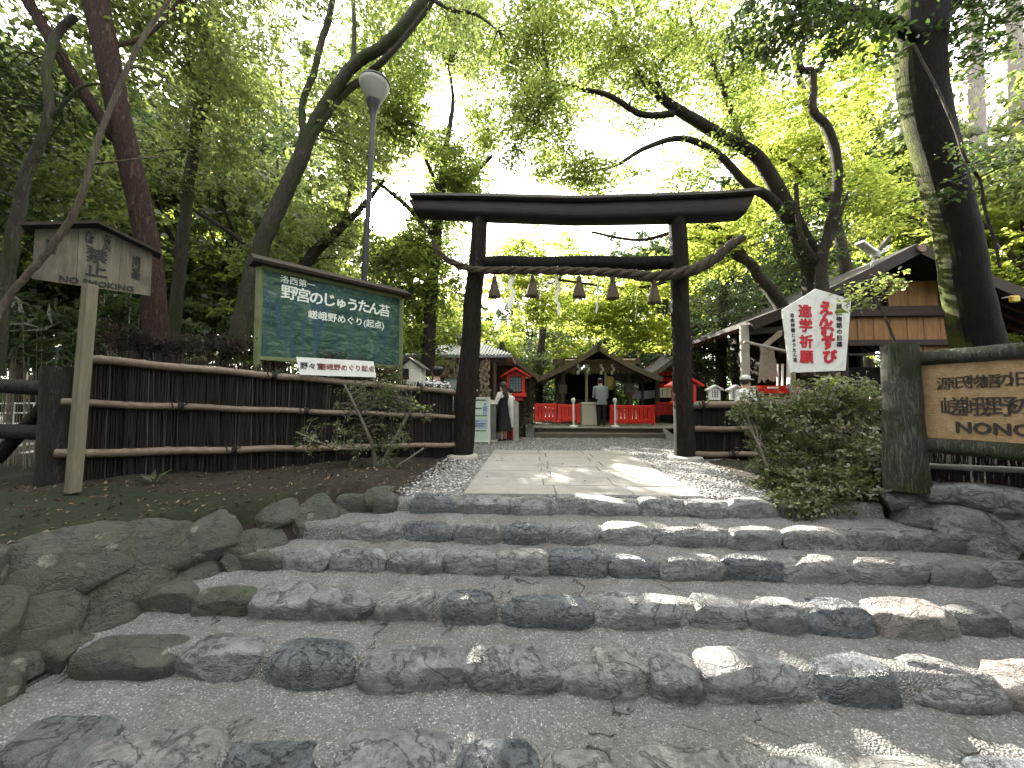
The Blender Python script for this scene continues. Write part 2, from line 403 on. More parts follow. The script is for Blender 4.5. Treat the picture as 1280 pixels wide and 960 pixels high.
def ground_mat():
    t = NT('forest_floor_and_gravel'); v = t.coord('World'); z = t.n('ShaderNodeAttribute', attribute_name='zone'); sep = t.n('ShaderNodeSeparateColor'); t.l(z.outputs['Color'], sep.inputs[0])
    n1 = t.noise(v, 2.0, 6, .65); n2 = t.noise(v, 14, 6, .7); vg = t.voro(v, 46, 'F1', 'Color'); vd = t.voro(v, 46, 'F1')
    s2 = t.n('ShaderNodeSeparateColor'); t.l(vg, s2.inputs[0])
    grav = t.ramp(s2.outputs[0], [(0, (.07, .07, .07)), (.5, (.19, .187, .182)), (.9, (.33, .325, .315)), (1, (.5, .49, .48))])
    grav = t.mix(t.ramp(vd, [(.35, (0,) * 3), (.65, (.8,) * 3)]), grav, (.05, .048, .045))
    soil = t.ramp(n2, [(.3, (.008, .006, .0045)), (.55, (.022, .017, .012)), (.75, (.06, .046, .032))])
    mossc = t.ramp(n2, [(.3, (.006, .008, .003)), (.6, (.014, .019, .006)), (.8, (.034, .040, .013))])
    em = t.math('ADD', sep.outputs[1], t.math('SUBTRACT', t.math('MULTIPLY', n1, .9), .45))
    eg = t.math('ADD', sep.outputs[0], t.math('SUBTRACT', t.math('MULTIPLY', n2, .7), .35))
    c = t.mix(t.ramp(em, [(.4, (0,) * 3), (.6, (1,) * 3)]), soil, mossc)
    c = t.mix(t.ramp(eg, [(.42, (0,) * 3), (.58, (1,) * 3)]), c, grav)
    h = t.math('SUBTRACT', n2, t.math('MULTIPLY', vd, t.math('MULTIPLY', sep.outputs[0], 1.0)))
    t.bsdf(c, .88, .25, t.bump(h, .8, .02)); return t.m
m_ground = ground_mat()

# ================================================================== ground
ROW_BACK = [4.08, 3.64, 3.32, 2.91, 2.50, 1.97]
ROW_FRONT = [3.92, 3.50, 3.17, 2.72, 2.28, 1.72]
RISE = .14
XL_Y = [-3, 0, 1.97, 2.5, 2.9, 3.3, 4.0]; XL_B = [-3.2, -3.2, -3.0, -2.95, -2.6, -2.2, -1.9]
XLT_Y = [-3, 0, 1.9, 2.55, 3.0, 3.46, 4.0]; XLT = [-3.95, -3.9, -3.8, -3.7, -3.35, -2.5, -2.1]
XR_Y = [-3, 2.0, 2.5, 3.0, 3.9]; XR_B = [4.6, 4.5, 4.4, 4.15, 3.62]
def gh(x, y):
    court = -.1 * min(1, max(0, (y - 7) / 4.5))
    if y > 16: court += min(12, (y - 16) * .02)
    n = .018 * math.sin(x * 2.1 + y * 1.3) + .014 * math.sin(x * 4.7 - y * 3.1) + .01 * math.sin(x * 9.1 + y * 7.7)
    lb = .12 * min(1, max(0, (y - 2.5) / 1.7)) * min(1, max(0, (-1.3 - x) / .7)) * min(1, max(0, (8 - y) / 3))
    rb = .22 * min(1, max(0, (x - 3.3) / .5)) * min(1, max(0, (4.9 - y) / 1.0))
    nf = 1 if (x < -1.6 or x > 2.8) else .25
    bank = court + lb + rb + n * nf
    if y > 4.03: return bank
    st = max(-.845, -(4.0 - y) * .33 - .26)
    xb, xt = interp(y, XL_Y, XL_B), interp(y, XLT_Y, XLT); xr = interp(y, XR_Y, XR_B)
    if x < xb:
        t = min(1, (xb - x) / (xb - xt + .06)); return lerp(st, bank, t) - .07 * math.sin(PI * t)
    if x > xr: return lerp(st, bank, min(1, (x - xr) / .16))
    return st
def axis_pts(lo, hi, step, far):
    a = list(np.arange(lo, hi, step)); s = step; p = hi
    while p < far: a.append(p); s *= 1.5; p += s
    a.append(far); s = step; p = lo - step
    while p > -far: a.insert(0, p); s *= 1.5; p -= s
    a.insert(0, -far); return a
gx = axis_pts(-8, 8, .08, 400); gy = axis_pts(-1.5, 14, .08, 400)
V = [(x, y, gh(x, y)) for y in gy for x in gx]; nx = len(gx)
Fc = [(j * nx + i, j * nx + i + 1, (j + 1) * nx + i + 1, (j + 1) * nx + i) for j in range(len(gy) - 1) for i in range(nx - 1)]
me = bpy.data.meshes.new('ground'); me.from_pydata(V, [], Fc); me.polygons.foreach_set('use_smooth', [True] * len(Fc))
za = me.color_attributes.new('zone', 'FLOAT_COLOR', 'POINT'); zc = []
for x, y, z in V:
    g = 0.0
    if y > 4.0:
        xe = interp(y, [4, 5, 6.6, 7.5, 9, 40], [-1.45, -1.35, -1.15, -3.0, -6, -9]); xe2 = interp(y, [4, 6.6, 7.2, 9, 40], [2.6, 3.0, 6, 9, 12])
        g = min(1, max(0, (x - xe) / .3 + .5)) * min(1, max(0, (xe2 - x) / .3 + .5))
    if y < 1.8 and abs(x) < 4: g = 1
    m = min(1, max(0, (-1.7 - x) / .6)) * min(1, max(0, (4.1 - y) / .7)) * .8 + .12
    if y < 4.0 and interp(y, XLT_Y, XLT) + .05 < x < 0: m = 0
    if x > 3: m = .45
    zc += [g, m, 0, 1]
za.data.foreach_set('color', zc)
ground = setting('ground', me, m_ground)

# paved approach path of cut slabs
def slab_mat():
    t = NT('cut_stone_slabs'); v = t.coord('World'); n1 = t.noise(v, 1.3, 6, .6); n2 = t.noise(v, 60, 4, .6); n3 = t.noise(v, 7, 6, .7)
    c = t.ramp(n3, [(.3, (.19, .178, .16)), (.7, (.285, .27, .245))]); c = t.mix(t.ramp(n2, [(.4, (.5,) * 3), (.6, (0,) * 3)]), c, (.17, .16, .148))
    c = t.mix(t.ramp(n1, [(.55, (0,) * 3), (.72, (.6,) * 3)]), c, (.11, .1, .085))
    t.bsdf(c, .7, .35, t.bump(t.math('ADD', n2, n3), .35, .008)); return t.m
m_slab = slab_mat()
mb = MB(); cols = [-.76, .16, 1.02, 1.88]; y = 4.14; r_ = random.Random(3)
k = 0
while y < 7.3:
    d = .44 + r_.uniform(-.03, .03); off = .0 if k % 2 else .12
    for i in range(3):
        x0, x1 = cols[i] + (off if i else 0), cols[i + 1] + (off if i < 2 else 0)
        zt = .016 + r_.uniform(-.003, .003)
        mb.box(((x0 + x1) / 2, y + d / 2, zt - .05), (x1 - x0 - .012, d - .012, .1), r_.uniform(-.004, .004), .006)
    y += d; k += 1
setting('path', mb, m_slab)
mb = MB()
for i, (x0, x1) in enumerate(((-.76, .16), (.16, 1.02), (1.02, 1.88))):
    pass

# ================================================================== stone steps
def row_line(k, px, top=True):  # photo column on the row's front line
    return cpy(px, 700, ROW_FRONT[k] * .4 + ROW_BACK[k] * .6).x
rows = [
 [(424, 465, 'm'), (466, 497, 'm'), (513, 568, 'b'), (570, 634, 'g'), (636, 693, 'g'), (701, 796, 'g'), (796, 852, 'g'), (853, 902, 't'), (903, 966, 't'), (967, 1012, 'm')],
 [(434, 501, 'g'), (502, 566, 'b'), (570, 624, 'g'), (629, 684, 'b'), (686, 744, 'g'), (745, 811, 't'), (813, 901, 'g'), (902, 972, 'g'), (974, 1050, 't'), (1051, 1111, 'g'), (1112, 1147, 'g'), (1148, 1226, 'e'), (1226, 1300, 'g')],
 [(296, 357, 'm'), (360, 416, 'g'), (420, 488, 'g'), (490, 553, 'g'), (557, 620, 'g'), (622, 685, 't'), (686, 760, 'b'), (763, 822, 'b'), (824, 899, 'g'), (900, 971, 'b'), (973, 1049, 't'), (1051, 1146, 't'), (1149, 1231, 'e'), (1233, 1300, 'g')],
 [(185, 252, 'm'), (255, 322, 'm'), (324, 393, 'g'), (395, 470, 'g'), (473, 551, 't'), (554, 622, 'b'), (627, 741, 'b'), (744, 848, 'g'), (851, 925, 'g'), (928, 994, 'g'), (999, 1078, 'b'), (1080, 1178, 'p'), (1177, 1243, 'e'), (1245, 1330, 'e')],
 [(30, 112, 'm'), (115, 234, 'm'), (240, 342, 'g'), (345, 455, 'b'), (457, 578, 'g'), (585, 698, 'g'), (701, 806, 't'), (808, 864, 'g'), (868, 1000, 'g'), (1003, 1110, 'b'), (1112, 1226, 'g'), (1222, 1345, 'p')],
 [(22, 140, 'e'), (136, 280, 't'), (284, 414, 'b'), (425, 566, 'g'), (571, 672, 'b'), (676, 784, 't'), (788, 947, 't'), (957, 1064, 'g'), (1068, 1214, 't'), (1217, 1350, 'b')],
]
smooth_ones = {(3, 5), (3, 6), (4, 3), (1, 3), (0, 2), (2, 12)}
labels = ['topmost stone step, at the edge of the paved path below the gate', 'second stone step from the top, just under the lip of the path',
          'third stone step from the top, partly pale stones on its right', 'fourth step from the top with two smooth dark oblong stones in its middle',
          'fifth step from the top, with a round dark blue stone towards its left', 'lowest stone step nearest the viewer, cut by the bottom edge of the photo']
for k, row in enumerate(rows):
    yf, yb = ROW_FRONT[k], ROW_BACK[k]; zt = -RISE * k
    T = Thing('stone_step', labels[k], 'step', (0.6, (yf + yb) / 2, zt - .2))
    tmb = MB(); x0 = interp(yb, XL_Y, XL_B) - .35; x1 = 5.2 if k else 3.6
    y1 = (ROW_FRONT[k - 1] + .10) if k else yb + .06
    xs = np.arange(x0, x1, .045); ys = np.concatenate([np.linspace(yf + .03, yb, 7)[:-1], np.arange(yb, y1 + .04, .045)]); g = []
    rg = np.random.default_rng(k)
    for yy in ys:
        for xx in xs:
            e = min(1, max(0, (yy - yf - .03) / (.32 * (yb - yf)))); g.append((xx, yy, zt - .012 - .17 * (1 - e) ** 2 + .010 * math.sin(xx * 3.1 + k) * math.sin(yy * 9 + k * 2) + .006 * math.sin(xx * 13 + yy * 8 + k) + rg.normal(0, .0022) + .012 * max(0, (yy - yb) / .5)))
    nn = len(xs); tmb.add(g, [(j * nn + i, j * nn + i + 1, (j + 1) * nn + i + 1, (j + 1) * nn + i) for j in range(len(ys) - 1) for i in range(nn - 1)])
    T.part('tread', tmb, m_agg, smooth=80)
    for j, (a, b, col) in enumerate(row):
        xa, xb = row_line(k, a), row_line(k, b); w = xb - xa; r = random.Random(k * 31 + j)
        sm = (k, j) in smooth_ones
        hgt = r.uniform(.27, .31); dz = r.uniform(-.004, .026); dp = (yb - yf) * r.uniform(1.1, 1.4)
        c = ((xa + xb) / 2, yf - .012 + dp / 2 + r.uniform(-.014, .014), zt + .012 + dz - hgt / 2)
        sub = 5 if k >= 3 else 4
        mb = rock(c, (w * (1.13 if not sm else 1.02), dp, hgt), k * 100 + j, sub, 3.8 if not sm else 3.0, (r.uniform(-.05, .16), r.uniform(-.04, .04), r.uniform(-.06, .06)), .02 if sm else .075, 0 if sm else 12, (.78, .98))
        T.part('stone', mb, ROCKS[col], smooth=60)

# ================================================================== retaining walls
T = Thing('retaining_wall', 'mossy wall of big boulders edging the bank left of the steps', 'wall', (-3, 2.9, -.4))
soilmb = MB()
def on_slope(px, py, lift=0.0):     # where the ray meets the battered wall face
    d = ray(px, py); best = None
    for i in range(60, 900):
        p = CAM + d * (i * .0075)
        if p.z < gh(p.x, p.y) + lift: return p
    return CAM + d * 3
wl = [(83, 705, 134, 78, -.12), (200, 683, 84, 62, .1), (148, 732, 122, 62, -.35), (40, 788, 92, 84, 0), (272, 669, 66, 56, -.45), (348, 643, 52, 28, -.25), (388, 648, 66, 46, -.5),
      (318, 684, 66, 46, -.35), (233, 733, 78, 40, -.55), (127, 788, 92, 54, -.6), (178, 812, 96, 46, -.2), (2, 713, 44, 56, 0), (440, 631, 50, 32, -.3), (475, 622, 40, 24, -.1), (-45, 800, 90, 100, 0), (-60, 725, 80, 70, 0),
      (-40, 870, 90, 60, 0), (10, 842, 60, 36, 0), (298, 700, 40, 30, -.4), (20, 765, 40, 30, 0)]
for j, (px, py, w, h, a) in enumerate(wl):
    p = on_slope(px, py); dist = (p - CAM).dot(cH); n = Vector((.49, -.58, .64)).normalized()
    sw, sh = w * dist / F * 1.0, h * dist / F * 1.2
    q = p - n * min(sw, sh) * .10
    V_ = rock((0, 0, 0), (sw * .98, min(sw, sh) * .62, sh * .97), 900 + j, 5, 4.2, (0, -a * -1.0, 0), .07, 12, (.72, .96))
    M = Matrix.Rotation(math.radians(40), 3, 'Z') @ Matrix.Rotation(math.radians(-40), 3, 'X') @ Matrix.Identity(3)
    V_.v = [tuple(M @ Vector(x) + q) for x in V_.v]
    T.part('boulder', V_, rock_moss if j not in (3, 9, 10) else rock_moss , smooth=60)

T = Thing('retaining_wall', 'low dry wall of squared grey stones under the carved wooden sign', 'wall', (3.9, 3.4, -.1))
wr = [(1168, 618, 46, 27), (1224, 623, 62, 31), (1271, 628, 44, 32), (1148, 643, 56, 36), (1220, 658, 88, 48), (1275, 668, 46, 48), (1316, 650, 50, 60), (1246, 690, 78, 44), (1192, 640, 30, 20), (1255, 643, 40, 20), (1120, 628, 36, 22)]
for j, (px, py, w, h) in enumerate(wr):
    xx = interp(px, [1110, 1300], [3.62, 4.15]); d = ray(px, py); Z = interp(px, [1110, 1300], [3.72, 3.05]); p = cp(px, py, Z)
    sw, sh = w * Z / F, h * Z / F
    T.part('wall_stone', rock(p + Vector((.10, .06, 0)), (sw * 1.12, .42, sh * 1.08), 960 + j, 4, 3.8, (-.05, random.uniform(-.06, .06), -.35), .07, 12, (.72, .97)), rock_green if j % 3 == 0 else rock_grey, smooth=60)
T.part('backing', MB().prism([cp(1115, 640, 3.9), cp(1115, 700, 3.9), cp(1330, 720, 3.1), cp(1330, 630, 3.1)], (.35, .35, 0)), plain('dark_earth', (.02, .016, .012), .95))

# loose things on the ground
lm = leaf_mat('dry_leaves', [(.03, .02, .012), (.07, .045, .025), (.16, .11, .06), (.26, .21, .13)], [(.03, .02, .01), (.06, .04, .02), (.1, .06, .02), (.2, .15, .06)], .2, .7, .2)
P = []; 
while len(P) < 3200:
    x, y = random.uniform(-6, 6), random.uniform(2, 7.5)
    if y < 4.1 and -1.9 < x < 3.7 and random.random() < .93: continue
    if -1.2 < x < 2.6 and random.random() < .85: continue
    if y < 4 and interp(y, XLT_Y, XLT) - .05 < x < 3.6: continue
    P.append((x, y, gh(x, y) + .012))
P = np.array(P); n = len(P)
o = link('fallen_leaves', leaf_mesh('fallen_leaves', P, np.array([0, 0, 1.]) + RNG.normal(size=(n, 3)) * .35, RNG.normal(size=(n, 3)), RNG.uniform(.025, .065, n), RNG.uniform(.012, .03, n)), lm); o['kind'] = 'stuff'
pm = MB(); r = random.Random(5); D, fs = ico(1)
for i in range(5200):
    if i < 2600: x, y = r.choice([r.uniform(-1.5, -.8), r.uniform(1.92, 2.9)]), r.uniform(4.1, 7.2)
    else: x, y = r.uniform(-1.6, 4), r.uniform(7.2, 11.3)
    s = r.uniform(.008, .02); q = Vector((x, y, gh(x, y) + s * .3)); a = r.uniform(0, 6.28); ca, sa = math.cos(a), math.sin(a); e = r.uniform(.6, 1.1)
    pm.add([(q.x + (d[0] * ca - d[1] * sa * e) * s, q.y + (d[0] * sa + d[1] * ca * e) * s, q.z + d[2] * s * .6) for d in D], fs)
tp = NT('pebbles'); a_ = tp.n('ShaderNodeNewGeometry').outputs['Random Per Island']
tp.bsdf(tp.ramp(a_, [(0, (.09, .09, .09)), (.5, (.24, .235, .23)), (1, (.5, .49, .47))]), .7, .4)
o = link('loose_gravel', pm.mesh('loose_gravel', (0, 0, 0), 180), tp.m); o['kind'] = 'stuff'
# ================================================================== torii gate
m_torii = bark('rough_dark_log', (.010, .0075, .006), (.040, .029, .023), scale=3.4, bump=1.3)
m_lintel = wood('dark_lintel', (.008, .0055, .005), (.028, .018, .016), 'X', 3, .6, .9)
m_capboard = wood('weathered_cap', (.05, .045, .04), (.14, .125, .11), 'X', 3, .7, .5)
m_rope = plain('straw_rope', (.048, .035, .023), .9, .55, 34, 1.0)
m_straw = plain('dry_straw', (.060, .043, .027), .9, .5, 24, .8, stretch=(4, 4, .6))
m_paper = plain('white_paper', (.78, .78, .76), .8, .04, 8, .05)
m_base = plain('granite_base', (.30, .28, .25), .8, .25, 20, .3)
TY = 6.85; zz = Vector((0, 0, 1))
pl0, pl1 = cpy(577, 567, TY), cpy(601, 262, TY); pr0, pr1 = cpy(856, 574, TY - .02), cpy(847, 262, TY - .02)
pl0.z = pr0.z = -.02
T = Thing('torii_gate', 'dark unpeeled log torii gate standing over the paved path', 'gate', ((pl0 + pr0) / 2))
for a, b, ra, rb in ((pl0, pl1, .20, .145), (pr0, pr1, .175, .150)):
    q = [a.lerp(b, i / 22) for i in range(23)]
    q = [p + Vector((.012 * math.sin(i * .8), .012 * math.cos(i * .6), 0)) for i, p in enumerate(q)]
    T.part('post', MB().tube(q, [lerp(ra, rb, i / 22) for i in range(23)], 28, .06, int(a.x * 10)), m_torii, smooth=60)
    T.part('base_stone', MB().lathe((a.x, a.y, -.06), [(.30, 0), (.31, .06), (.29, .10), (.23, .115)], 28), m_base, smooth=40)
lxs = [519, 560, 620, 720, 820, 890, 938]; ltop = [253, 253.5, 254.5, 257, 254, 251.5, 247.5]; lbot = [271, 273, 276, 279.5, 278, 276, 273]
sec = []; capr = []
for px, ty, by in zip(lxs, ltop, lbot):
    t = cpy(px, ty, TY); b = cpy(px, by, TY)
    h = (t.z - b.z); c = (t + b) / 2; ring = []
    for j in range(20):
        a = 2 * PI * j / 20; ca, sa = math.cos(a), math.sin(a)
        e = .62; ring.append(c + Vector((0, .20 * math.copysign(abs(ca) ** e, ca), h * .5 * math.copysign(abs(sa) ** e, sa))))
    sec.append(ring)
sec[0] = [p + Vector((.10 * ((sec[0][15].z - p.z) / .2 + .5) * -1 * -1, 0, 0)) for p in sec[0]]
sec[-1] = [p + Vector((-.14 * (sec[-1][5].z - p.z) / .28, 0, 0)) for p in sec[-1]]
T.part('lintel', MB().rings(sec), m_lintel, smooth=45)
cap = []
for i, (px, ty) in enumerate(zip(lxs, ltop)):
    px = px + (-2 if i == 0 else 2 if i == 6 else 0); t = cpy(px, ty, TY); z0 = t.z - .004; th = .07
    cap.append([Vector((t.x, TY - .27, z0)), Vector((t.x, TY + .27, z0)), Vector((t.x, TY + .27, z0 + th * .7)), Vector((t.x, TY, z0 + th * 1.3)), Vector((t.x, TY - .27, z0 + th * .7))])
T.part('cap_board', MB().rings(cap), m_capboard)
a, b = cpy(603, 328.5, TY), cpy(842, 328.5, TY)
tb = [a.lerp(b, i / 20) + Vector((0, 0, .01 * math.sin(i * .7))) for i in range(21)]
T.part('tie_beam', MB().tube(tb, .122, 22, .05, 4), m_torii, smooth=60)

# sacred straw rope with tassels and paper streamers
ry = TY - .24
rp = [(541, 300, .035, -.0), (548, 314, .05, 0), (560, 325, .065, 0), (578, 333, .075, 0), (600, 338, .08, 0), (650, 338, .085, 0), (720, 339, .09, 0), (780, 342, .10, 0), (812, 346, .11, 0), (845, 342, .115, 0), (872, 335, .12, 0), (897, 320, .12, 0), (912, 307, .10, 0), (930, 296, .07, 0)]
cps = spline([cpy(p[0], p[1], ry) for p in rp], 12); crad = np.interp(np.linspace(0, 1, len(cps)), np.linspace(0, 1, len(rp)), [p[2] for p in rp])
mb = MB()
for s_ in range(3):
    q = []
    L = 0
    for i, p in enumerate(cps):
        if i: L += (p - cps[i - 1]).length
        d = (cps[min(i + 1, len(cps) - 1)] - cps[max(i - 1, 0)]).normalized(); x, y, _ = basis(d)
        a = L * 9.0 + s_ * 2 * PI / 3; q.append(p + (x * math.cos(a) + y * math.sin(a)) * crad[i] * .42)
    mb.tube(q, [r * .47 for r in crad], 10, .10, s_)
r = random.Random(21)
for k in range(260):
    i = r.randrange(2, len(cps) - 2); d = (cps[i + 1] - cps[i - 1]).normalized(); x, y, _ = basis(d); a = r.uniform(0, 6.28); n_ = x * math.cos(a) + y * math.sin(a); p = cps[i] + n_ * crad[i] * .8
    mb.tube([p, p + d * r.uniform(-.06, .06) + n_ * r.uniform(.01, .03), p + d * r.uniform(-.12, .12) + n_ * r.uniform(.01, .06) - zz * r.uniform(0, .06)], .0035, 3, cap=False)
solo('shimenawa_rope', mb, m_rope, cps[80], 'thick twisted straw rope tied across the log gate', 'rope', smooth=70)
tass = [(618, 345, 372), (665.5, 345, 371), (724, 345, 372), (766, 346, 374), (817.5, 349, 379)]
tl = ['straw tassel hanging from the gate rope closest to the left post', 'straw tassel second from the left post, under the rope', 'straw tassel in the middle of the five on the rope', 'straw tassel second from the right post, under the rope', 'straw tassel hanging from the gate rope closest to the right post']
for j, (px, y0, y1) in enumerate(tass):
    t, b = cpy(px, y0, ry), cpy(px, y1, ry); h = t.z - b.z
    T = Thing('straw_tassel', tl[j], 'tassel', t, 'straw tassels on the gate rope'); w = .115
    mb = MB().lathe(b, [(w * .80, 0), (w, .01), (w * .92, h * .2), (w * .62, h * .55), (w * .34, h * .72), (w * .4, h * .80), (w * .36, h * .97), (.02, h)], 18)
    r = random.Random(j)
    for k in range(70):
        a = r.uniform(0, 6.28); rr = w * r.uniform(.75, 1.04); mb.tube([t + Vector((math.cos(a) * w * .36, math.sin(a) * w * .36, -h * .28)), b + Vector((math.cos(a) * rr, math.sin(a) * rr, r.uniform(-.03, .04)))], .006, 3, cap=False)
    T.part('straw_skirt', mb, m_straw, smooth=60)
    T.part('binding_cord', MB().lathe(t - Vector((0, 0, h * .30)), [(w * .36, 0), (w * .44, .006), (w * .44, .028), (w * .36, .034)], 16), m_rope, smooth=50)
    T.part('hanging_loop', MB().tube([t, t + Vector((0, 0, .07))], .012, 6), m_rope)
shl = [(641, 338, 384, .085), (697, 338, 391, .085), (748, 352, 391, .08), (796, 342, 397, .085)]
sl = ['white paper streamer beside the leftmost straw tassel', 'white paper streamer between the second and middle tassels', 'short white paper streamer between the middle and fourth tassels', 'long white paper streamer left of the rightmost tassel']
for j, (px, y0, y1, w) in enumerate(shl):
    t, b = cpy(px, y0, ry + .02), cpy(px, y1, ry + .02); h = t.z - b.z; mb = MB(); n = 4; sg = 1 if j % 2 else -1
    tw = .5 + .3 * j
    ex = Vector((math.cos(tw), math.sin(tw), 0)); ey = Vector((-math.sin(tw), math.cos(tw), 0))
    for k in range(n):
        z1 = t.z - h * k / n; z0 = z1 - h / n * 1.12; sh = (.35 * (1 if k % 2 else -1)) * w * sg; sl_ = .4 * w * sg
        c = Vector((t.x, t.y + .004 * k, 0)) + ex * sh
        poly = [c + ex * (-w * .5) + Vector((0, 0, z1)), c + ex * (w * .5) + Vector((0, 0, z1 - .015)), c + ex * (w * .5 + sl_) + Vector((0, 0, z0)) + ey * .03, c + ex * (-w * .5 + sl_) + Vector((0, 0, z0 + .015)) + ey * .03]
        mb.prism(poly, ey * .0025)
    mb.prism([t + ex * -.012, t + ex * .012, t + ex * .012 + Vector((0, 0, .08)), t + ex * -.012 + Vector((0, 0, .08))], ey * .0025)
    solo('paper_streamer', mb, m_paper, t, sl[j], 'paper streamer', 'zigzag paper streamers on the gate rope')

# ================================================================== brushwood fences
m_brush = NT('brushwood'); v = m_brush.coord('Object', (30, 30, 2)); a_ = m_brush.n('ShaderNodeNewGeometry').outputs['Random Per Island']
n_ = m_brush.noise(v, 2, 4); m_brush.bsdf(m_brush.mix(.4, m_brush.ramp(a_, [(0, (.005, .0035, .003)), (.6, (.014, .009, .008)), (.92, (.034, .022, .018)), (1, (.11, .08, .065))]), m_brush.ramp(n_, [(.3, (.005, .0035, .003)), (.7, (.024, .016, .013))])), .8, .3); m_brush = m_brush.m
m_bamboo = wood('dry_bamboo', (.085, .064, .047), (.23, .18, .13), 'X', 2.5, .5, .3, stain=(.11, .085, .06))
m_cord = plain('black_cord', (.012, .010, .009), .9, .3, 30, .5)
m_darkwood = wood('dark_post_wood', (.018, .015, .012), (.055, .045, .036), 'Z', 3, .85, .7)
def fence(label, p0, p1, ztop, base0, base1, rails, tiepos, seed, over=.07, front=-1):
    p0, p1 = Vector(p0), Vector(p1); d = (p1 - p0); d.z = 0; L = d.length; d.normalize(); nrm = Vector((d.y, -d.x, 0)) * (1 if front < 0 else -1)
    T = Thing('brushwood_fence', label, 'fence', (p0 + p1) / 2 * 1.0)
    r = random.Random(seed); mb = MB()
    N = int(L * 240)
    for i in range(N):
        s = (i + r.random()) / N; q = p0 + d * (s * L); q.z = lerp(base0, base1, s)
        off = r.uniform(-.035, .035); zt = lerp(ztop[0], ztop[1], s) + r.uniform(-.06, over)
        ln = r.uniform(-.05, .05); pts = []
        z0 = q.z - .05 + (r.uniform(0, .5) if r.random() < .3 else 0)
        for k in range(5):
            t = k / 4; pts.append(Vector((q.x, q.y, lerp(z0, zt, t))) + nrm * (off + r.uniform(-.006, .006)) + d * (ln * t + r.uniform(-.008, .008)))
        mb.tube(pts, [r.uniform(.004, .0075)] * 5, 4, cap=False)
    T.part('brushwood', mb, m_brush)
    bk = MB(); c0, c1 = Vector((p0.x, p0.y, base0)), Vector((p1.x, p1.y, base1))
    bk.hexa([c0 + nrm * -.03, c1 + nrm * -.03, c1 + nrm * -.055, c0 + nrm * -.055] + [Vector((p0.x, p0.y, ztop[0] - .05)) + nrm * -.03, Vector((p1.x, p1.y, ztop[1] - .05)) + nrm * -.03, Vector((p1.x, p1.y, ztop[1] - .05)) + nrm * -.055, Vector((p0.x, p0.y, ztop[0] - .05)) + nrm * -.055])
    T.part('twig_backing', bk, plain('twig_core', (.012, .008, .007), .95) if 'twig_core' not in MATS else MATS['twig_core'])
    for ri, (za, zb, rad, e0, e1) in enumerate(rails):
        a = p0 + d * e0; b = p1 - d * e1; a = Vector((a.x, a.y, za)) + nrm * .06; b = Vector((b.x, b.y, zb)) + nrm * .06
        n = int(L / .04); pts = [a.lerp(b, i / n) + Vector((0, 0, .006 * math.sin(i * .25 + ri))) for i in range(n + 1)]
        rd = [rad * (1.14 if i % 9 == 4 else .97 if i % 9 in (3, 5) else 1) * lerp(1.05, .92, i / n) for i in range(n + 1)]
        rb = MB().tube(pts, rd, 14); ro = T.part('bamboo_rail', rb, m_bamboo, smooth=50)
        for tp_ in tiepos[ri]:
            c = a.lerp(b, tp_); tm = MB()
            for k in range(3): tm.tube([c + d * (.02 * (k - 1)) + (nrm * math.cos(t) + Vector((0, 0, math.sin(t)))) * (rad * 1.28) for t in [2 * PI * q / 12 for q in range(13)]], .009, 5)
            for sx in (-1, 1): tm.tube([c + nrm * rad * 1.3, c + nrm * (rad * 1.5) + d * .06 * sx + Vector((0, 0, .04 * sx)), c + nrm * rad * 1.35 + d * .09 * sx + Vector((0, 0, .07))], .008, 5)
            T.part('cord_tie', tm, m_cord)
    return T
fl0 = cp(96, 590, 4.25); fl1 = cpy(566, 560, TY - .06)
FL0, FL1 = fl0.copy(), fl1.copy()
def fz(px, py):    # height of a photo point on the left fence's plane
    d = ray(px, py); n = Vector(((FL1 - FL0).y, -(FL1 - FL0).x, 0)); t = (FL0 - CAM).dot(n) / d.dot(n); return CAM + d * t
za, zb = fz(112, 449).z, fz(560, 490).z
fence('long dark brushwood fence with bamboo rails left of the gate', fl0, fl1, (za + .08, zb + .03), .06, -.03,
      [(za, zb, .048, .0, .0), (fz(85, 503).z, fz(560, 521).z, .042, -.12, .0), (fz(85, 566).z, fz(560, 556).z, .048, -.15, .0)], [(.40, .86), (.21, .5, .82), (.33, .72)], 11, .10)
fr0 = cp(862, 575, 6.7); fr1 = cp(1125, 560, 6.45)
fence('short dark brushwood fence with bamboo rails right of the gate', fr0, fr1, (cp(862, 506, 6.7).z, cp(1118, 498, 6.45).z), -.05, .05,
      [(cp(862, 507, 6.7).z, cp(1118, 498, 6.45).z, .06, 0, 0), (cp(862, 536, 6.7).z, cp(1118, 535, 6.45).z, .05, 0, 0), (cp(862, 567, 6.7).z, cp(1118, 569, 6.45).z, .05, 0, 0)], [(.06, .3, .62), (.42, .75), (.2, .6)], 12, .02)

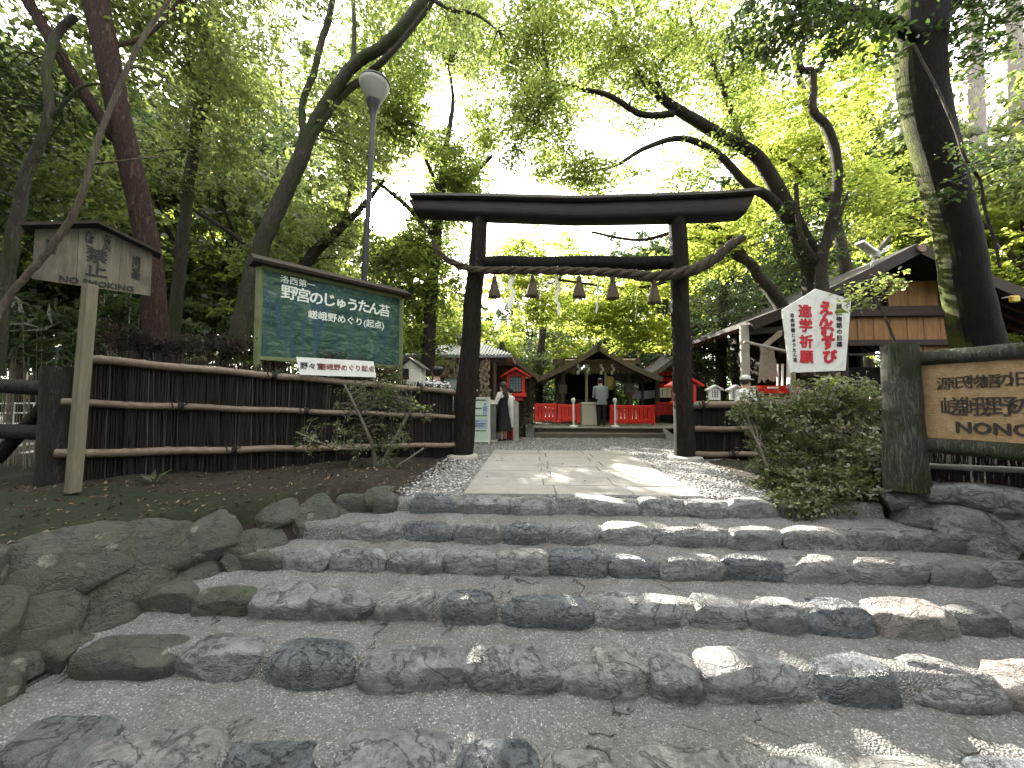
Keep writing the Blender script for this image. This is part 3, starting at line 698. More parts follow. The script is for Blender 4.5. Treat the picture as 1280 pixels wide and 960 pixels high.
# rough dark rail fence at far left
m_oldlog = bark('old_dark_log', (.014, .013, .011), (.05, .047, .038), scale=2.4, bump=.8)
T = Thing('log_rail_fence', 'black weathered log fence with two rails at the left edge', 'fence', cp(70, 608, 4.25))
def vpost(px0, py0, px1, py1, Z): return cp(px0, py0, Z), cp(px1, py1, Z)
a, b = vpost(70, 615, 73, 459, 4.25)
T.part('post', MB().tube([a.lerp(b, i / 14) for i in range(15)], [.16 - .02 * i / 14 for i in range(15)], 22, .05, 3), m_oldlog, smooth=50)
for (x0, y0, x1, y1, r) in ((-90, 478, 60, 485, .085), (-90, 536, 60, 541, .085)):
    p0, p1 = cp(x0, y0, 4.5), cp(x1, y1, 4.3); T.part('rail', MB().tube([p0.lerp(p1, i / 12) for i in range(13)], r, 16, .05, x1), m_oldlog, smooth=50)
p0, p1 = cp(-5, 575, 4.5), cp(62, 500, 4.4); T.part('brace', MB().tube([p0.lerp(p1, i / 8) for i in range(9)], .07, 14, .05, 8), m_oldlog, smooth=50)
T = Thing('lattice_railing', 'white painted lattice railing far off behind the black log fence', 'railing', cp(10, 545, 9)); mw = plain('white_paint', (.7, .71, .7), .5, .08, 5, .05)
mb = MB(); 
for yy in (505, 517, 530): mb.tube([cp(-60, yy, 9), cp(48, yy - 1, 9)], .02, 6)
T.part('rail', mb, mw)
for xx in (-45, -15, 15, 40): T.part('picket', MB().tube([cp(xx, 545, 9), cp(xx + 3, 503, 9)], .02, 6), mw)

# ================================================================== no-smoking board
m_greywood = wood('grey_board', (.085, .076, .056), (.20, .18, .13), 'Z', 2.0, .8, .4, stain=(.08, .072, .055))
m_postwood = wood('pale_post', (.11, .10, .065), (.22, .20, .14), 'Z', 2.0, .75, .4)
m_ink = plain('black_ink', (.012, .012, .016), .6, .1)
T = Thing('notice_board', 'grey wooden no smoking board with a little roof on a post', 'sign', cp(90, 612, 3.9))
a, b = cp(91, 616, 3.86), cp(113, 356, 3.86)
T.part('post', MB().beam(a, b, .10, .085, b=.008), m_postwood)
bl, br = cp(40, 346, 3.62), cp(188, 372, 4.22); xd = (br - bl); xd.z = 0; W = xd.length; xd.normalize(); nd = xd.cross(Vector((0, 0, 1)))
zl = cp(35, 285, 3.62).z; zr = cp(196, 318, 4.22).z; zp = cp(115, 284, 3.9).z; zb = (bl.z + br.z) / 2
o = Vector((bl.x, bl.y, 0)); ze = (zl + zr) / 2
def B(s, z, n=0.0): return o + xd * (s * W) + Vector((0, 0, z)) + nd * n
# three upright planks
for s0, s1 in ((0, .335), (.338, .70), (.703, 1)):
    def top(s): return lerp(ze, zp, 1 - abs(s - .5) * 2)
    pts = [B(s0, zb), B(s1, zb)] + ([B(s1, top(s1))] + ([B(.5, zp)] if s0 < .5 < s1 else []) + [B(s0, top(s0))])
    T.part('plank', MB().prism(pts, nd * -.035), m_greywood)
for sa, za_, sb, zb_ in ((-.09, ze - .035, .503, zp + .005), (1.09, ze - .035, .497, zp + .005)):
    p, q = B(sa, za_ + .03, -.02), B(sb, zb_ + .03, -.02); T.part('roof_board', MB().beam(p, q, .26, .03), m_darkwood)
lm_ = MB(); zz = Vector((0, 0, 1))
text_mb(lm_, '禁\n止', B(.50, zb + .262, .004), xd, zz, .165, .0022, .003, .95)
text_mb(lm_, 'NO SMOKING', B(.52, zb + .045, .004), xd, zz, .085, .0015, .003)
text_mb(lm_, 'た\nき\n火', B(.58, zb + .51, .004), xd, zz, .07, .001, .003, .8)
text_mb(lm_, 'た\nば\nこ', B(.43, zb + .51, .004), xd, zz, .07, .001, .003, .8)
text_mb(lm_, '境\n内\n全\n域', B(.85, zb + .29, .004), xd, zz, .078, .001, .003, .85)
text_mb(lm_, '野\n宮', B(.13, zb + .35, .004), xd, zz, .078, .001, .003, .85)
T.part('lettering', lm_, m_ink)

# ================================================================== green moss-garden signboard
TL, TR, BL, BR = cp(334, 338, 5.4), cp(503, 373, 7.0), cp(322, 439, 5.4), cp(499, 461, 7.0)
T = Thing('signboard', 'big painted green signboard with white lettering above the fence', 'sign', (BL + BR) / 2 - Vector((0, 0, 1.0)))
xd = (TR - TL); xd.z = 0; W = xd.length; xd.normalize(); nd = xd.cross(zz); o = Vector((BL.x, BL.y, 0)).lerp(Vector((TL.x, TL.y, 0)), .5); zb = (BL.z + BR.z) / 2; zt = (TL.z + TR.z) / 2; H = zt - zb
t = NT('painted_moss_garden'); v = t.coord('World'); n1 = t.noise(t.coord('World', (1, 1, 3)), 3, 8, .7, 1.5); n2 = t.noise(t.coord('World', (5, 5, .5)), 2.2, 5, .6); n3 = t.noise(v, 18, 6, .7)
c = t.ramp(n1, [(.3, (.006, .018, .016)), (.42, (.014, .042, .028)), (.53, (.035, .078, .048)), (.63, (.095, .145, .11)), (.75, (.21, .25, .22))])
c = t.mix(t.ramp(n2, [(.5, (0,) * 3), (.6, (.8,) * 3)]), c, (.022, .055, .085)); c = t.mix(t.ramp(n3, [(.55, (0,) * 3), (.7, (.55,) * 3)]), c, (.10, .16, .11))
t.bsdf(c, .7, .2); m_paint = t.m
m_greenframe = plain('pale_green_frame', (.11, .135, .055), .6, .3, 6, .1); m_whitepaint = plain('white_lettering', (.62, .66, .60), .6, .08)
T.part('painted_panel', MB().hexa([B(0, zb), B(1, zb), B(1, zb, -.03), B(0, zb, -.03), B(0, zt), B(1, zt), B(1, zt, -.03), B(0, zt, -.03)]), m_paint)
for s in (-.018, 1.018):
    T.part('post', MB().beam(B(s, -.05, -.02), B(s, zt + .03, -.02), .08, .08, b=.006), m_greenframe)
for z_ in (zb - .035, zt + .033): T.part('frame_rail', MB().beam(B(-.01, z_, -.015), B(1.01, z_, -.015), .06, .06), m_greenframe)
T.part('roof', MB().hexa([B(-.07, zt + .06, .13), B(1.07, zt + .06, .13), B(1.07, zt + .06, -.2), B(-.07, zt + .06, -.2), B(-.07, zt + .10, .15), B(1.07, zt + .10, .15), B(1.07, zt + .21, -.03), B(-.07, zt + .21, -.03)]), m_darkwood)
lm_ = MB()
for i, ch in enumerate('野宮のじゅうたん苔'):
    text_mb(lm_, ch, B(.155 + i * .0885, zb + H * (.775 - .004 * (i % 3)), .003), xd, zz, .235 if ch not in 'ゅ' else .20, .003 if ch in '野宮苔' else .006, .002)
text_mb(lm_, '洛西第一', B(.21, zb + H * .93, .003), xd, zz, .125, .001, .002)
text_mb(lm_, '嵯峨野めぐり(起点)', B(.57, zb + H * .555, .003), xd, zz, .15, .0018, .002)
T.part('lettering', lm_, m_whitepaint)
# small white sign on the fence
bl, br, tl_ = cp(375, 467, 5.34), cp(470, 473, 5.95), cp(369, 445, 5.34)
xd = (br - bl); xd.z = 0; W = xd.length; xd.normalize(); nd = xd.cross(zz); o = Vector((bl.x, bl.y, 0)); zb = (bl.z + br.z) / 2; H = tl_.z - bl.z
T = Thing('name_board', 'small white board with black and red lettering under the green signboard', 'sign', B(.5, zb))
m_signwhite = plain('sign_white', (.66, .67, .64), .55, .08, 3, .05, dirt=(.5, .5, .46)); m_red = plain('sign_red', (.45, .015, .03), .5, .08)
T.part('board', MB().hexa([B(0, zb), B(1, zb), B(1, zb, -.02), B(0, zb, -.02), B(-.05, zb + H), B(.96, zb + H), B(.96, zb + H, -.02), B(-.05, zb + H, -.02)]), m_signwhite)
T.part('black_lettering', text_mb(MB(), '野々宮', B(.145, zb + H * .5, .003), xd, zz, .105, .0012, .002), m_ink)
T.part('red_lettering', text_mb(MB(), '嵯峨野めぐり起点', B(.60, zb + H * .5, .003), xd, zz, .10, .001, .002), plain('dark_red_ink', (.20, .02, .03), .5, .1))
for s in (.15, .8): T.part('bracket', MB().beam(B(s, zb + H * .4, -.02), B(s, zb + H * .3, -.16), .04, .03), m_postwood)

# ================================================================== street lamp
T = Thing('street_lamp', 'tall park lamp with an upturned cone shade beside the green signboard', 'lamp', cp(440, 470, 6.7) * 1.0)
base = cp(444, 500, 6.7); base.z = 0; T.o.location = base; T.b = base
top = cp(466.5, 148, 6.7); m_pole = plain('dark_metal', (.03, .032, .035), .4, .2, 4, .05, metal=.5)
T.part('pole', MB().tube([base, base.lerp(top, .5), top], [.065, .055, .045], 16), m_pole, smooth=50)
dr = (top - base).normalized()
T.part('neck', MB().lathe(top - dr * .05, [(.048, 0), (.055, .08), (.065, .15), (.09, .24), (.125, .33), (.135, .37), (.11, .38)], 20, dr), m_pole, smooth=50)
t = NT('frosted_lamp'); t.bsdf((.22, .225, .19), .5, .3); t.m
T.part('shade', MB().lathe(top + dr * .325, [(.125, 0), (.20, .14), (.255, .27), (.272, .33), (.26, .35)], 24, dr), t.m, smooth=50)
T.part('lid', MB().lathe(top + dr * .676, [(.275, 0), (.278, .02), (.22, .06), (.10, .09), (.02, .10)], 24, dr), plain('lamp_lid', (.10, .10, .095), .5, .15), smooth=50)

# ================================================================== pentagon sign
T = Thing('votive_sign', 'white five sided sign with big red lettering above the bush', 'sign', cp(1022, 560, 6.05))
Z0 = 6.05
PT = [cp(988, 466, Z0), cp(1057, 463, Z0), cp(1064, 374, Z0), cp(1020, 361, Z0), cp(978, 387, Z0)]
xd = Vector((cR.x, cR.y, 0)).normalized(); xd = Matrix.Rotation(math.radians(1.5), 3, 'Y') @ xd; yd = (PT[3] - (PT[0] + PT[1]) / 2).normalized(); nd = xd.cross(yd)
T.part('panel', MB().prism(PT, -nd * .03), m_signwhite)
def Q(px, py): return cp(px, py, Z0) + nd * .004
lm_ = MB()
for ch, (x_, y_) in zip('えんむすび', ((1032, 386), (1032, 401), (1034, 416), (1035, 430), (1037, 447))): text_mb(lm_, ch, Q(x_, y_), xd, yd, .235, .014, .003)
for ch, (x_, y_) in zip('進学祈願', ((1006, 390), (1007, 408), (1007.5, 428), (1008, 447))): text_mb(lm_, ch, Q(x_, y_), xd, yd, .225, .008, .003)
T.part('red_lettering', lm_, m_red)
lm_ = MB()
for i, ch in enumerate('源氏物語の旧蹟'): text_mb(lm_, ch, Q(1048.5 + .1 * i, 383.5 + i * 7.9), xd, yd, .095, .0015, .003)
for i, ch in enumerate('自由拝観じゅうたん苔'): text_mb(lm_, ch, Q(990 + .4 * i, 394.5 + i * 6.2), xd, yd, .072, .0008, .003)
T.part('black_lettering', lm_, m_ink)
for px in (992, 1048):
    T.part('leg', MB().beam(cp(px, 465, Z0) - nd * -.0, cp(px + 1, 590, Z0), .04, .04), m_postwood)

# ================================================================== carved wooden sign on the right
m_log = bark('grey_log', (.03, .031, .027), (.115, .115, .10), moss=(.025, .035, .012), scale=2.6, bump=.9)
t_ = wood('golden_plank', (.19, .125, .058), (.44, .32, .18), 'X', 1.6, .6, .3, ring=True)
Za, Zb_ = 3.62, 2.95
T = Thing('carved_sign', 'golden wooden sign with carved dark lettering framed by grey logs', 'sign', cp(1130, 606, 3.62))
a, b = cp(1134, 612, 3.62), cp(1123, 431, 3.62)
T.part('log_post', MB().tube([a.lerp(b, i / 16) for i in range(17)], [.165 - .028 * i / 16 for i in range(17)], 24, .07, 5), m_log, smooth=50)
o0 = cp(1140, 560, Za); o1 = cp(1290, 560, Zb_); xd = (o1 - o0); xd.z = 0; W = xd.length * 1.7; xd.normalize(); nd = xd.cross(zz); o = Vector((o0.x, o0.y, 0))
z_tl, z_bl = cp(1140, 458, Za).z, cp(1146, 545, Za).z
zm = lerp(z_bl, z_tl, .44)
T.part('plank', MB().hexa([B(0, zm + .004), B(1, zm + .004), B(1, zm + .004, -.05), B(0, zm + .004, -.05), B(0, z_tl), B(1, z_tl), B(1, z_tl, -.05), B(0, z_tl, -.05)]), t_)
T.part('plank', MB().hexa([B(0, z_bl), B(1, z_bl), B(1, z_bl, -.05), B(0, z_bl, -.05), B(0, zm - .004), B(1, zm - .004), B(1, zm - .004, -.05), B(0, zm - .004, -.05)]), t_)
for z_, r_a in ((z_tl + .068, .072), (z_bl - .075, .072)):
    p, q = B(-.02, z_, -.02), B(1.02, z_, -.02); T.part('log_beam', MB().tube([p.lerp(q, i / 20) for i in range(21)], r_a, 18, .07, int(z_ * 50)), m_log, smooth=50)
p = B(1.0, 0, -.06); T.part('log_post', MB().tube([Vector((p.x, p.y, lerp(.1, z_tl + .3, i / 10))) for i in range(11)], .15, 20, .07, 9), m_log, smooth=50)
def on_board(px, py):    # photo point on the sign's face
    d = ray(px, py); t = (o - CAM).dot(nd) / d.dot(nd); return CAM + d * t + nd * .004
lm_ = MB()
for ch, px, py, s in zip('源氏物語の旧跡', (1182, 1203, 1221, 1238, 1256, 1275, 1298), (480.5, 479, 478, 477.5, 476, 474.5, 473), (.125,) * 4 + (.12, .13, .13)): text_mb(lm_, ch, on_board(px, py), xd, zz, s, 0, .004)
for ch, px, py in zip('嵯峨野の宮', (1192, 1220, 1252, 1279, 1310), (510, 510, 509.5, 509.5, 509)): text_mb(lm_, ch, on_board(px, py), xd, zz, .18, 0, .004)
text_mb(lm_, 'NONOMIYA', on_board(1194, 534.5), xd, zz, .135, .004, .004, align='LEFT')
T.part('lettering', lm_, plain('carved_ink', (.025, .02, .017), .7, .3))
# low bamboo rail in front of the dark bank under the sign
T = Thing('bamboo_rail_fence', 'low bamboo rail with twigs under the carved wooden sign', 'fence', cp(1200, 600, 3.75))
p, q = cp(1148, 582, 3.72), cp(1330, 590, 2.98); T.part('bamboo_rail', MB().tube([p.lerp(q, i / 24) for i in range(25)], [.026 * (1.15 if i % 6 == 3 else 1) for i in range(25)], 12), plain('grey_bamboo', (.16, .155, .14), .5, .2, 8, .1), smooth=50)
mb = MB(); r = random.Random(4)
for i in range(300):
    s = r.random(); a = p.lerp(q, s) + Vector((.03, .05 + r.uniform(-.02, .02), r.uniform(-.02, .04))); mb.tube([a, a + Vector((r.uniform(-.02, .02), 0, -.22))], .005, 4, cap=False)
    if i % 3 == 0: a = a + Vector((.02, .03, .12)); mb.tube([a, a + Vector((r.uniform(-.03, .03), 0, -.2))], .005, 4, cap=False)
T.part('brushwood', mb, m_brush)
# ================================================================== shrine court
def M(name, *a, **k): return MATS[name] if name in MATS else plain(name, *a, **k)
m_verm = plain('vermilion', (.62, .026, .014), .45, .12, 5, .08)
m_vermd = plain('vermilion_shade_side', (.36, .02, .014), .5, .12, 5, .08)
m_wallwood = wood('hall_wood', (.035, .026, .02), (.12, .09, .065), 'Z', 2.4, .75, .4)
m_rafter = wood('roof_wood', (.06, .05, .04), (.17, .14, .11), 'Y', 2.4, .75, .4)
m_thatch = plain('bark_roof', (.045, .04, .034), .95, .35, 12, .8, stretch=(1, 1, 6))
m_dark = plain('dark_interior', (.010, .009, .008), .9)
m_stepstone = plain('court_stone', (.17, .165, .155), .8, .3, 3, .25, dirt=(.09, .085, .075))
m_stepbrown = plain('court_stone_riser', (.105, .09, .075), .85, .3, 3, .3)
m_white = plain('white_surface', (.62, .62, .60), .6, .06)
m_black = plain('black_cloth', (.003, .003, .0035), .8, .2, 12, .2)
def g0(p): return Vector((p[0], p[1], gh(p[0], p[1])))

# platform of two stone steps
YP = 11.45
a, b = cpy(668, 552, YP), cpy(832, 552, YP); x0, x1 = a.x, b.x; zg = gh(1, YP) - .02; zt = .20
T = Thing('stone_platform', 'two low stone steps across the court before the red railings', 'step', ((x0 + x1) / 2, YP, zg))
zm = (zg + zt) / 2
T.part('lower_step', MB().box(((x0 + x1) / 2, YP + .3, (zg + zm) / 2), (x1 - x0, .6, zm - zg), 0, .015), m_stepbrown)
T.part('upper_step', MB().box(((x0 + x1) / 2 + .02, YP + .55 + .18, (zm + zt - .05) / 2), (x1 - x0 - .1, .75, zt - .05 - zm - .003), 0, .012), m_stepbrown)
T.part('paving', MB().box(((x0 + x1) / 2 + .3, YP + 4.2, zt - .024), (x1 - x0 + 1.4, 7.9, .05), 0, .012), m_stepstone)
T.part('end_block', MB().box((x0 - .14, YP + .35, (zg + zt) / 2), (.27, .8, zt - zg), 0, .015), m_stepstone)
T.part('end_block', MB().hexa([(x1, YP - .05, zg), (x1 + .38, YP - .05, zg), (x1 + .38, YP + .8, zg), (x1, YP + .8, zg), (x1, YP + .25, zt), (x1 + .02, YP + .25, zt), (x1 + .2, YP + .8, zt), (x1, YP + .8, zt)]), m_stepstone)
T.part('foundation', MB().box(((x0 + x1) / 2 + .3, YP + 4.6, zg + .1), (x1 - x0 + 1.2, 7.0, .26)), m_stepbrown)

# vermilion railings
def railing(label, px0, px1, y0, y1, Z, n, drop=0, m=m_verm, zmin=None):
    a, b = cp(px0, y1, Z), cp(px1, y1 + drop, Z); ta, tb_ = cp(px0, y0, Z), cp(px1, y0 + drop, Z); h = ta.z - a.z
    T = Thing('vermilion_railing', label, 'railing', a.lerp(b, .5), 'vermilion railings of the court')
    d = (b - a).normalized(); up = zz
    for q in (ta - up * .04, a + up * .14): T.part('rail', MB().beam(q, q + (b - a), .05, .10, b=.006), m)
    for i in range(n):
        c = a.lerp(b, (i + .5) / n); e = i in (0, n - 1); T.part('post' if e else 'slat', MB().beam(c + up * (0 if e else .04), c + up * (h + (.03 if e else -.005)), .03 if not e else .07, (b - a).length / n * (.80 if not e else .85), up=d, b=.004), m)
    return T
railing('short vermilion slatted railing, leftmost before the dark hall', 668, 696, 505, 528, 12.35, 6)
railing('short vermilion slatted railing left of the white offering box', 697, 725, 506, 528.5, 12.3, 6)
railing('long vermilion slatted railing right of the praying man', 762, 819, 507, 531, 12.2, 12)
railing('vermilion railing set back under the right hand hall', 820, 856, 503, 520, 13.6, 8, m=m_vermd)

# offering box
T = Thing('offering_box', 'white boxy offertory chest the man in grey stands before', 'box', cp(737, 528, 12.5)); T.o.location.z = T.b.z = zt
c = cp(737, 516, 12.7); m_cream = plain('cream_wood', (.50, .47, .40), .6, .08, 4, .05)
h = cp(737, 505, 12.5).z - zt
T.part('chest', MB().box((c.x, c.y, zt + h / 2), (.56, .5, h - .02), 0, .01), m_cream)
T.part('lid', MB().box((c.x, c.y, zt + h + .012), (.64, .58, .045), 0, .01), m_cream)
for s in (-.25, .25): T.part('foot', MB().box((c.x + s, c.y - .24, zt + .03), (.06, .06, .07)), m_cream)
for k in range(5): T.part('slat', MB().beam((c.x - .25, c.y - .2 + k * .1, zt + h + .048), (c.x + .25, c.y - .2 + k * .1, zt + h + .048), .02, .025), m_cream)
# two white stanchions
for px, lb in ((717, 'white pole with a rounded foot before the left railings'), (769, 'white pole with a rounded foot at the right of the praying man')):
    b_ = cp(px, 532, 11.9); b_.z = zt; T = Thing('barrier_pole', lb, 'pole', b_, 'white poles before the railings')
    T.part('pole', MB().tube([b_, b_ + zz * .78], .032, 12), m_white, smooth=40); T.part('foot', MB().lathe(b_, [(.14, 0), (.13, .03), (.04, .06)], 16), m_white, smooth=40)
    T.part('cap', MB().lathe(b_ + zz * .78, [(.05, 0), (.065, .03), (.065, .10), (.03, .14)], 12), m_white, smooth=40)

# ---- main worship hall
def gable_roof(T, cx, y0, y1, hw, zr, ze, th, m, over=0.0, barge=m_rafter):
    for s in (-1, 1):
        A = [Vector((cx, y0, zr)), Vector((cx + s * hw, y0, ze)), Vector((cx + s * hw, y1, ze)), Vector((cx, y1, zr))]
        nrm = (A[1] - A[0]).cross(A[3] - A[0]).normalized(); nrm = nrm if nrm.z > 0 else -nrm
        mid = (Vector((cx, y0, zr)) + Vector((cx + s * hw, y0, ze))) / 2 - zz * .06
        # a slightly hollow roof slope
        sec0 = []
        for yy in (y0, y1):
            ring = []
            for k in range(9):
                t = k / 8; ring.append(Vector((cx + s * hw * t, yy, lerp(zr, ze, t) - .16 * math.sin(PI * t) * (zr - ze) * .5)))
            for k in range(8, -1, -1): ring.append(ring[k] - Vector((0, 0, th)))
            sec0.append(ring)
        T.part('roof_slope', MB().rings(sec0), m)
        for yy in (y0 - .035, y1 + .035):
            q = [Vector((cx + s * hw * t * 1.02, yy, lerp(zr, ze, t) - .16 * math.sin(PI * t) * (zr - ze) * .5 - th - .02)) for t in np.linspace(0, 1, 7)]
            mb = MB()
            for i in range(6): mb.beam(q[i], q[i + 1], .05, .17)
            T.part('bargeboard', mb, barge)
        for k in range(int((y1 - y0) / .3)):
            yy = y0 + .12 + k * .3; p = Vector((cx + s * .05, yy, zr - th - .08)); q = Vector((cx + s * hw * .97, yy, ze - th - .06))
            if k % 2 == 0: T.part('rafter', MB().beam(p.lerp(q, .1), q, .05, .06), barge)
    T.part('ridge', MB().tube([(cx, y0 - .12, zr), (cx, y1 + .12, zr)], .085, 12), m)
def roof_on(px, py, Y): return cpy(px, py, Y)
HY = 13.6
pk = cpy(748, 431, HY - .7); el = cpy(672, 471, HY - .7); cx = pk.x
T = Thing('worship_hall', 'dark wooden worship hall with a straw fringe behind the red railings', 'building', (cx, HY, zt))
gable_roof(T, cx, HY - .7, HY + 3.2, (cx - el.x), pk.z, el.z, .09, m_thatch)
zb1 = cpy(748, 452, HY).z
for px in (703, 787):
    p = cpy(px, 520, HY); T.part('pillar', MB().tube([(p.x, HY, zt), (p.x, HY, zb1 + .1)], .11 if px == 703 else .09, 14), m_wallwood, smooth=50)
    T.part('pillar', MB().tube([(p.x, HY + 2.6, zt), (p.x, HY + 2.6, zb1 + .1)], .09, 12), m_wallwood, smooth=50)
    T.part('pillar_brace', MB().box((p.x, HY, zt + 1.25), (.34, .26, .42), 0, .08), m_rafter)
xa, xb = cpy(690, 450, HY).x, cpy(800, 450, HY).x
T.part('front_beam', MB().beam((xa, HY, zb1), (xb, HY, zb1), .16, .2), m_wallwood)
T.part('gable_panel', MB().prism([(cx - 1.3, HY + .1, zb1 + .1), (cx + 1.3, HY + .1, zb1 + .1), (cx, HY + .1, pk.z - .25)], (0, .05, 0)), m_wallwood)
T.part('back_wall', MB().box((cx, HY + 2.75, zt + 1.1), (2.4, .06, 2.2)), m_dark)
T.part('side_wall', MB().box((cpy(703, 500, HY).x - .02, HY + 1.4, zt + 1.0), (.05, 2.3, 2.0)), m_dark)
T.part('altar', MB().box((cx - .3, HY + 2.2, zt + .45), (1.5, .5, .9), 0, .02), m_wallwood)
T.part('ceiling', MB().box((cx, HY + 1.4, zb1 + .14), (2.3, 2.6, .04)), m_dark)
fr = MB(); r = random.Random(8); xf0, xf1 = cpy(706, 460, HY).x, cpy(793, 460, HY).x; zf = cpy(740, 451, HY).z
for i in range(420):
    x_ = lerp(xf0, xf1, r.random()); L = r.uniform(.36, .52); fr.tube([(x_, HY - .14 + r.uniform(-.02, .02), zf), (x_ + r.uniform(-.02, .02), HY - .15, zf - L)], .009, 4, cap=False)
fr.tube([(xf0, HY - .13, zf), (xf1, HY - .13, zf)], .05, 8)
T.part('straw_fringe', fr, M('fringe_straw', (.20, .165, .115), .9, .4, 24, .8))
for i, px in enumerate((723.5, 735, 752.5, 766)):
    p = cpy(px, 455, HY - .2); mb = MB()
    for k in range(3): mb.box((p.x + (.03 if k % 2 else -.03), p.y, p.z - .07 - k * .12), (.09, .006, .13), .3)
    T.part('paper_streamer', mb, m_paper)
for px in (733, 757):
    p = cpy(px, 466, HY - .25); mb = MB().tube([(p.x, p.y, p.z), (p.x, p.y, zt + (.5 if px == 733 else 1.15))], .05, 10)
    T.part('bell_rope', mb, M('pale_rope', (.26, .24, .20), .8, .3, 20, .5), smooth=50)
p = cpy(762, 478, HY - .2); T.part('paper_lantern', MB().lathe((p.x, p.y, p.z - .28), [(.10, 0), (.17, .08), (.19, .25), (.17, .42), (.10, .5)], 16), M('gold_lantern', (.22, .17, .06), .6), smooth=50)
# cloth screen on the right behind the hall
p, q = cp(786, 489, 14.8), cp(820, 488, 14.8); mb = MB(); sec = []
for k in range(13):
    t_k = k / 12; b_ = p.lerp(q, t_k); sag = .14 * math.sin(PI * t_k); sec.append([b_ + Vector((0, 0, .02 - sag * .2)), b_ + Vector((0, .02, .02 - sag * .2)), b_ + Vector((0, .02, -.34 + .1 * abs(t_k - .5))), b_ + Vector((0, 0, -.34 + .1 * abs(t_k - .5)))])
T = Thing('cloth_screen', 'pale blue white cloth screen stretched between posts behind the railing', 'cloth', cp(803, 520, 14.8)); T.part('cloth', MB().rings(sec), M('pale_cloth', (.50, .55, .60), .8, .06))
for px in (786, 803, 820): T.part('post', MB().tube([cp(px, 470, 14.8), cp(px, 522, 14.8)], .05, 8), m_wallwood)

# ---- little hall on the right with red plaques
HY2 = 14.3; pk = cpy(852, 436, HY2 - .4); el = cpy(806, 471, HY2 - .4)
T = Thing('side_shrine', 'small gabled side shrine with red hangings behind the right gate post', 'building', (pk.x, HY2, gh(pk.x, HY2)))
gable_roof(T, pk.x, HY2 - .4, HY2 + 2.2, pk.x - el.x, pk.z, el.z, .09, m_thatch)
for px in (822, 880):
    p = cpy(px, 500, HY2); T.part('pillar', MB().tube([(p.x, HY2, 0), (p.x, HY2, el.z + .2)], .09, 12), m_wallwood, smooth=50)
p0, p1 = cpy(824, 463, HY2 + .1), cpy(862, 486, HY2 + .1); r = random.Random(2); pl = MB()
for i in range(5):
    for k in range(3):
        q = Vector((lerp(p0.x, p1.x, (i + .5) / 5), HY2 + .08, lerp(p0.z, p1.z, (k + .5) / 3))); pl.box(q, (.19, .02, .17), 0, .006)
T.part('red_plaques', pl, m_verm)
p0, p1 = cpy(823, 485, HY2 - .02), cpy(862, 497, HY2 - .02); T.part('slatted_box', MB().box(((p0.x + p1.x) / 2, HY2 - .05, (p0.z + p1.z) / 2), (p1.x - p0.x, .3, p0.z - p1.z), 0, .01), m_cream)
bx = MB()
for i in range(7): bx.box((lerp(p0.x, p1.x, (i + .5) / 7), HY2 - .21, (p0.z + p1.z) / 2), (.02, .02, (p0.z - p1.z) * .7))
T.part('vent_slots', bx, m_wallwood)
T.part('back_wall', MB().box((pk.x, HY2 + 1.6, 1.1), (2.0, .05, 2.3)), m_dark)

# ---- second roof left of the hall
HY3 = 13.2; pk = cpy(627, 430, HY3); el = cpy(683, 474, HY3)
T = Thing('side_building', 'dark gabled timber building behind the red lantern', 'building', (pk.x, HY3, gh(pk.x, HY3)))
gable_roof(T, pk.x, HY3, HY3 + 2.6, el.x - pk.x, pk.z, el.z, .10, m_thatch)
for s in (-1, 1): T.part('pillar', MB().tube([(pk.x + s * 1.05, HY3 + .4, -.1), (pk.x + s * 1.05, HY3 + .4, el.z + .3)], .09, 12), m_wallwood, smooth=50)
T.part('front_wall', MB().box((pk.x, HY3 + .5, 1.0), (2.0, .06, 2.3)), m_wallwood)
T.part('gable_panel', MB().prism([(pk.x - .95, HY3 + .25, el.z + .25), (pk.x + .95, HY3 + .25, el.z + .25), (pk.x, HY3 + .25, pk.z - .25)], (0, .05, 0)), m_wallwood)
T.part('white_shelf', MB().box((pk.x - .1, HY3 + .25, cpy(610, 470, HY3).z), (2.1, .35, .16), 0, .01), m_white)

# ---- amulet office on the left: hipped roof on posts
OY = 10.6; zl_ = cpy(560, 444, OY).z; a, b = cpy(500, 446, OY), cpy(640, 446, OY); zr = cpy(573, 434, OY + 1).z + .12
T = Thing('amulet_office', 'open timber kiosk with pale tiled hip roof and hanging wooden plaques', 'building', ((a.x + b.x) / 2, OY + 1, gh(0, OY)))
m_tile = plain('pale_roof_tiles', (.26, .265, .265), .5, .25, 6, .5, stretch=(8, 1, 1))
c0 = [Vector((a.x, OY, zl_)), Vector((b.x, OY, zl_)), Vector((b.x, OY + 2.8, zl_)), Vector((a.x, OY + 2.8, zl_))]; r0, r1 = Vector((a.x + .9, OY + 1.4, zr)), Vector((b.x - .9, OY + 1.4, zr))
rb = MB(); dn = Vector((0, 0, -.07))
rb.add(c0 + [r0, r1] + [p + dn for p in c0], [(0, 1, 5, 4), (1, 2, 5), (2, 3, 4, 5), (3, 0, 4), (9, 8, 7, 6), (0, 6, 7, 1), (1, 7, 8, 2), (2, 8, 9, 3), (3, 9, 6, 0)])
T.part('roof', rb, m_tile)
tl2 = MB()
for k in range(34):
    x_ = lerp(a.x + .05, b.x - .05, k / 33); t_top = min(1, (x_ - a.x) / .9, (b.x - x_) / .9)
    tl2.tube([(x_, OY - .01, zl_ + .01), (x_, OY + 1.4 * t_top, lerp(zl_, zr, t_top) + .012)], .028, 6)
T.part('tile_rolls', tl2, m_tile, smooth=60)
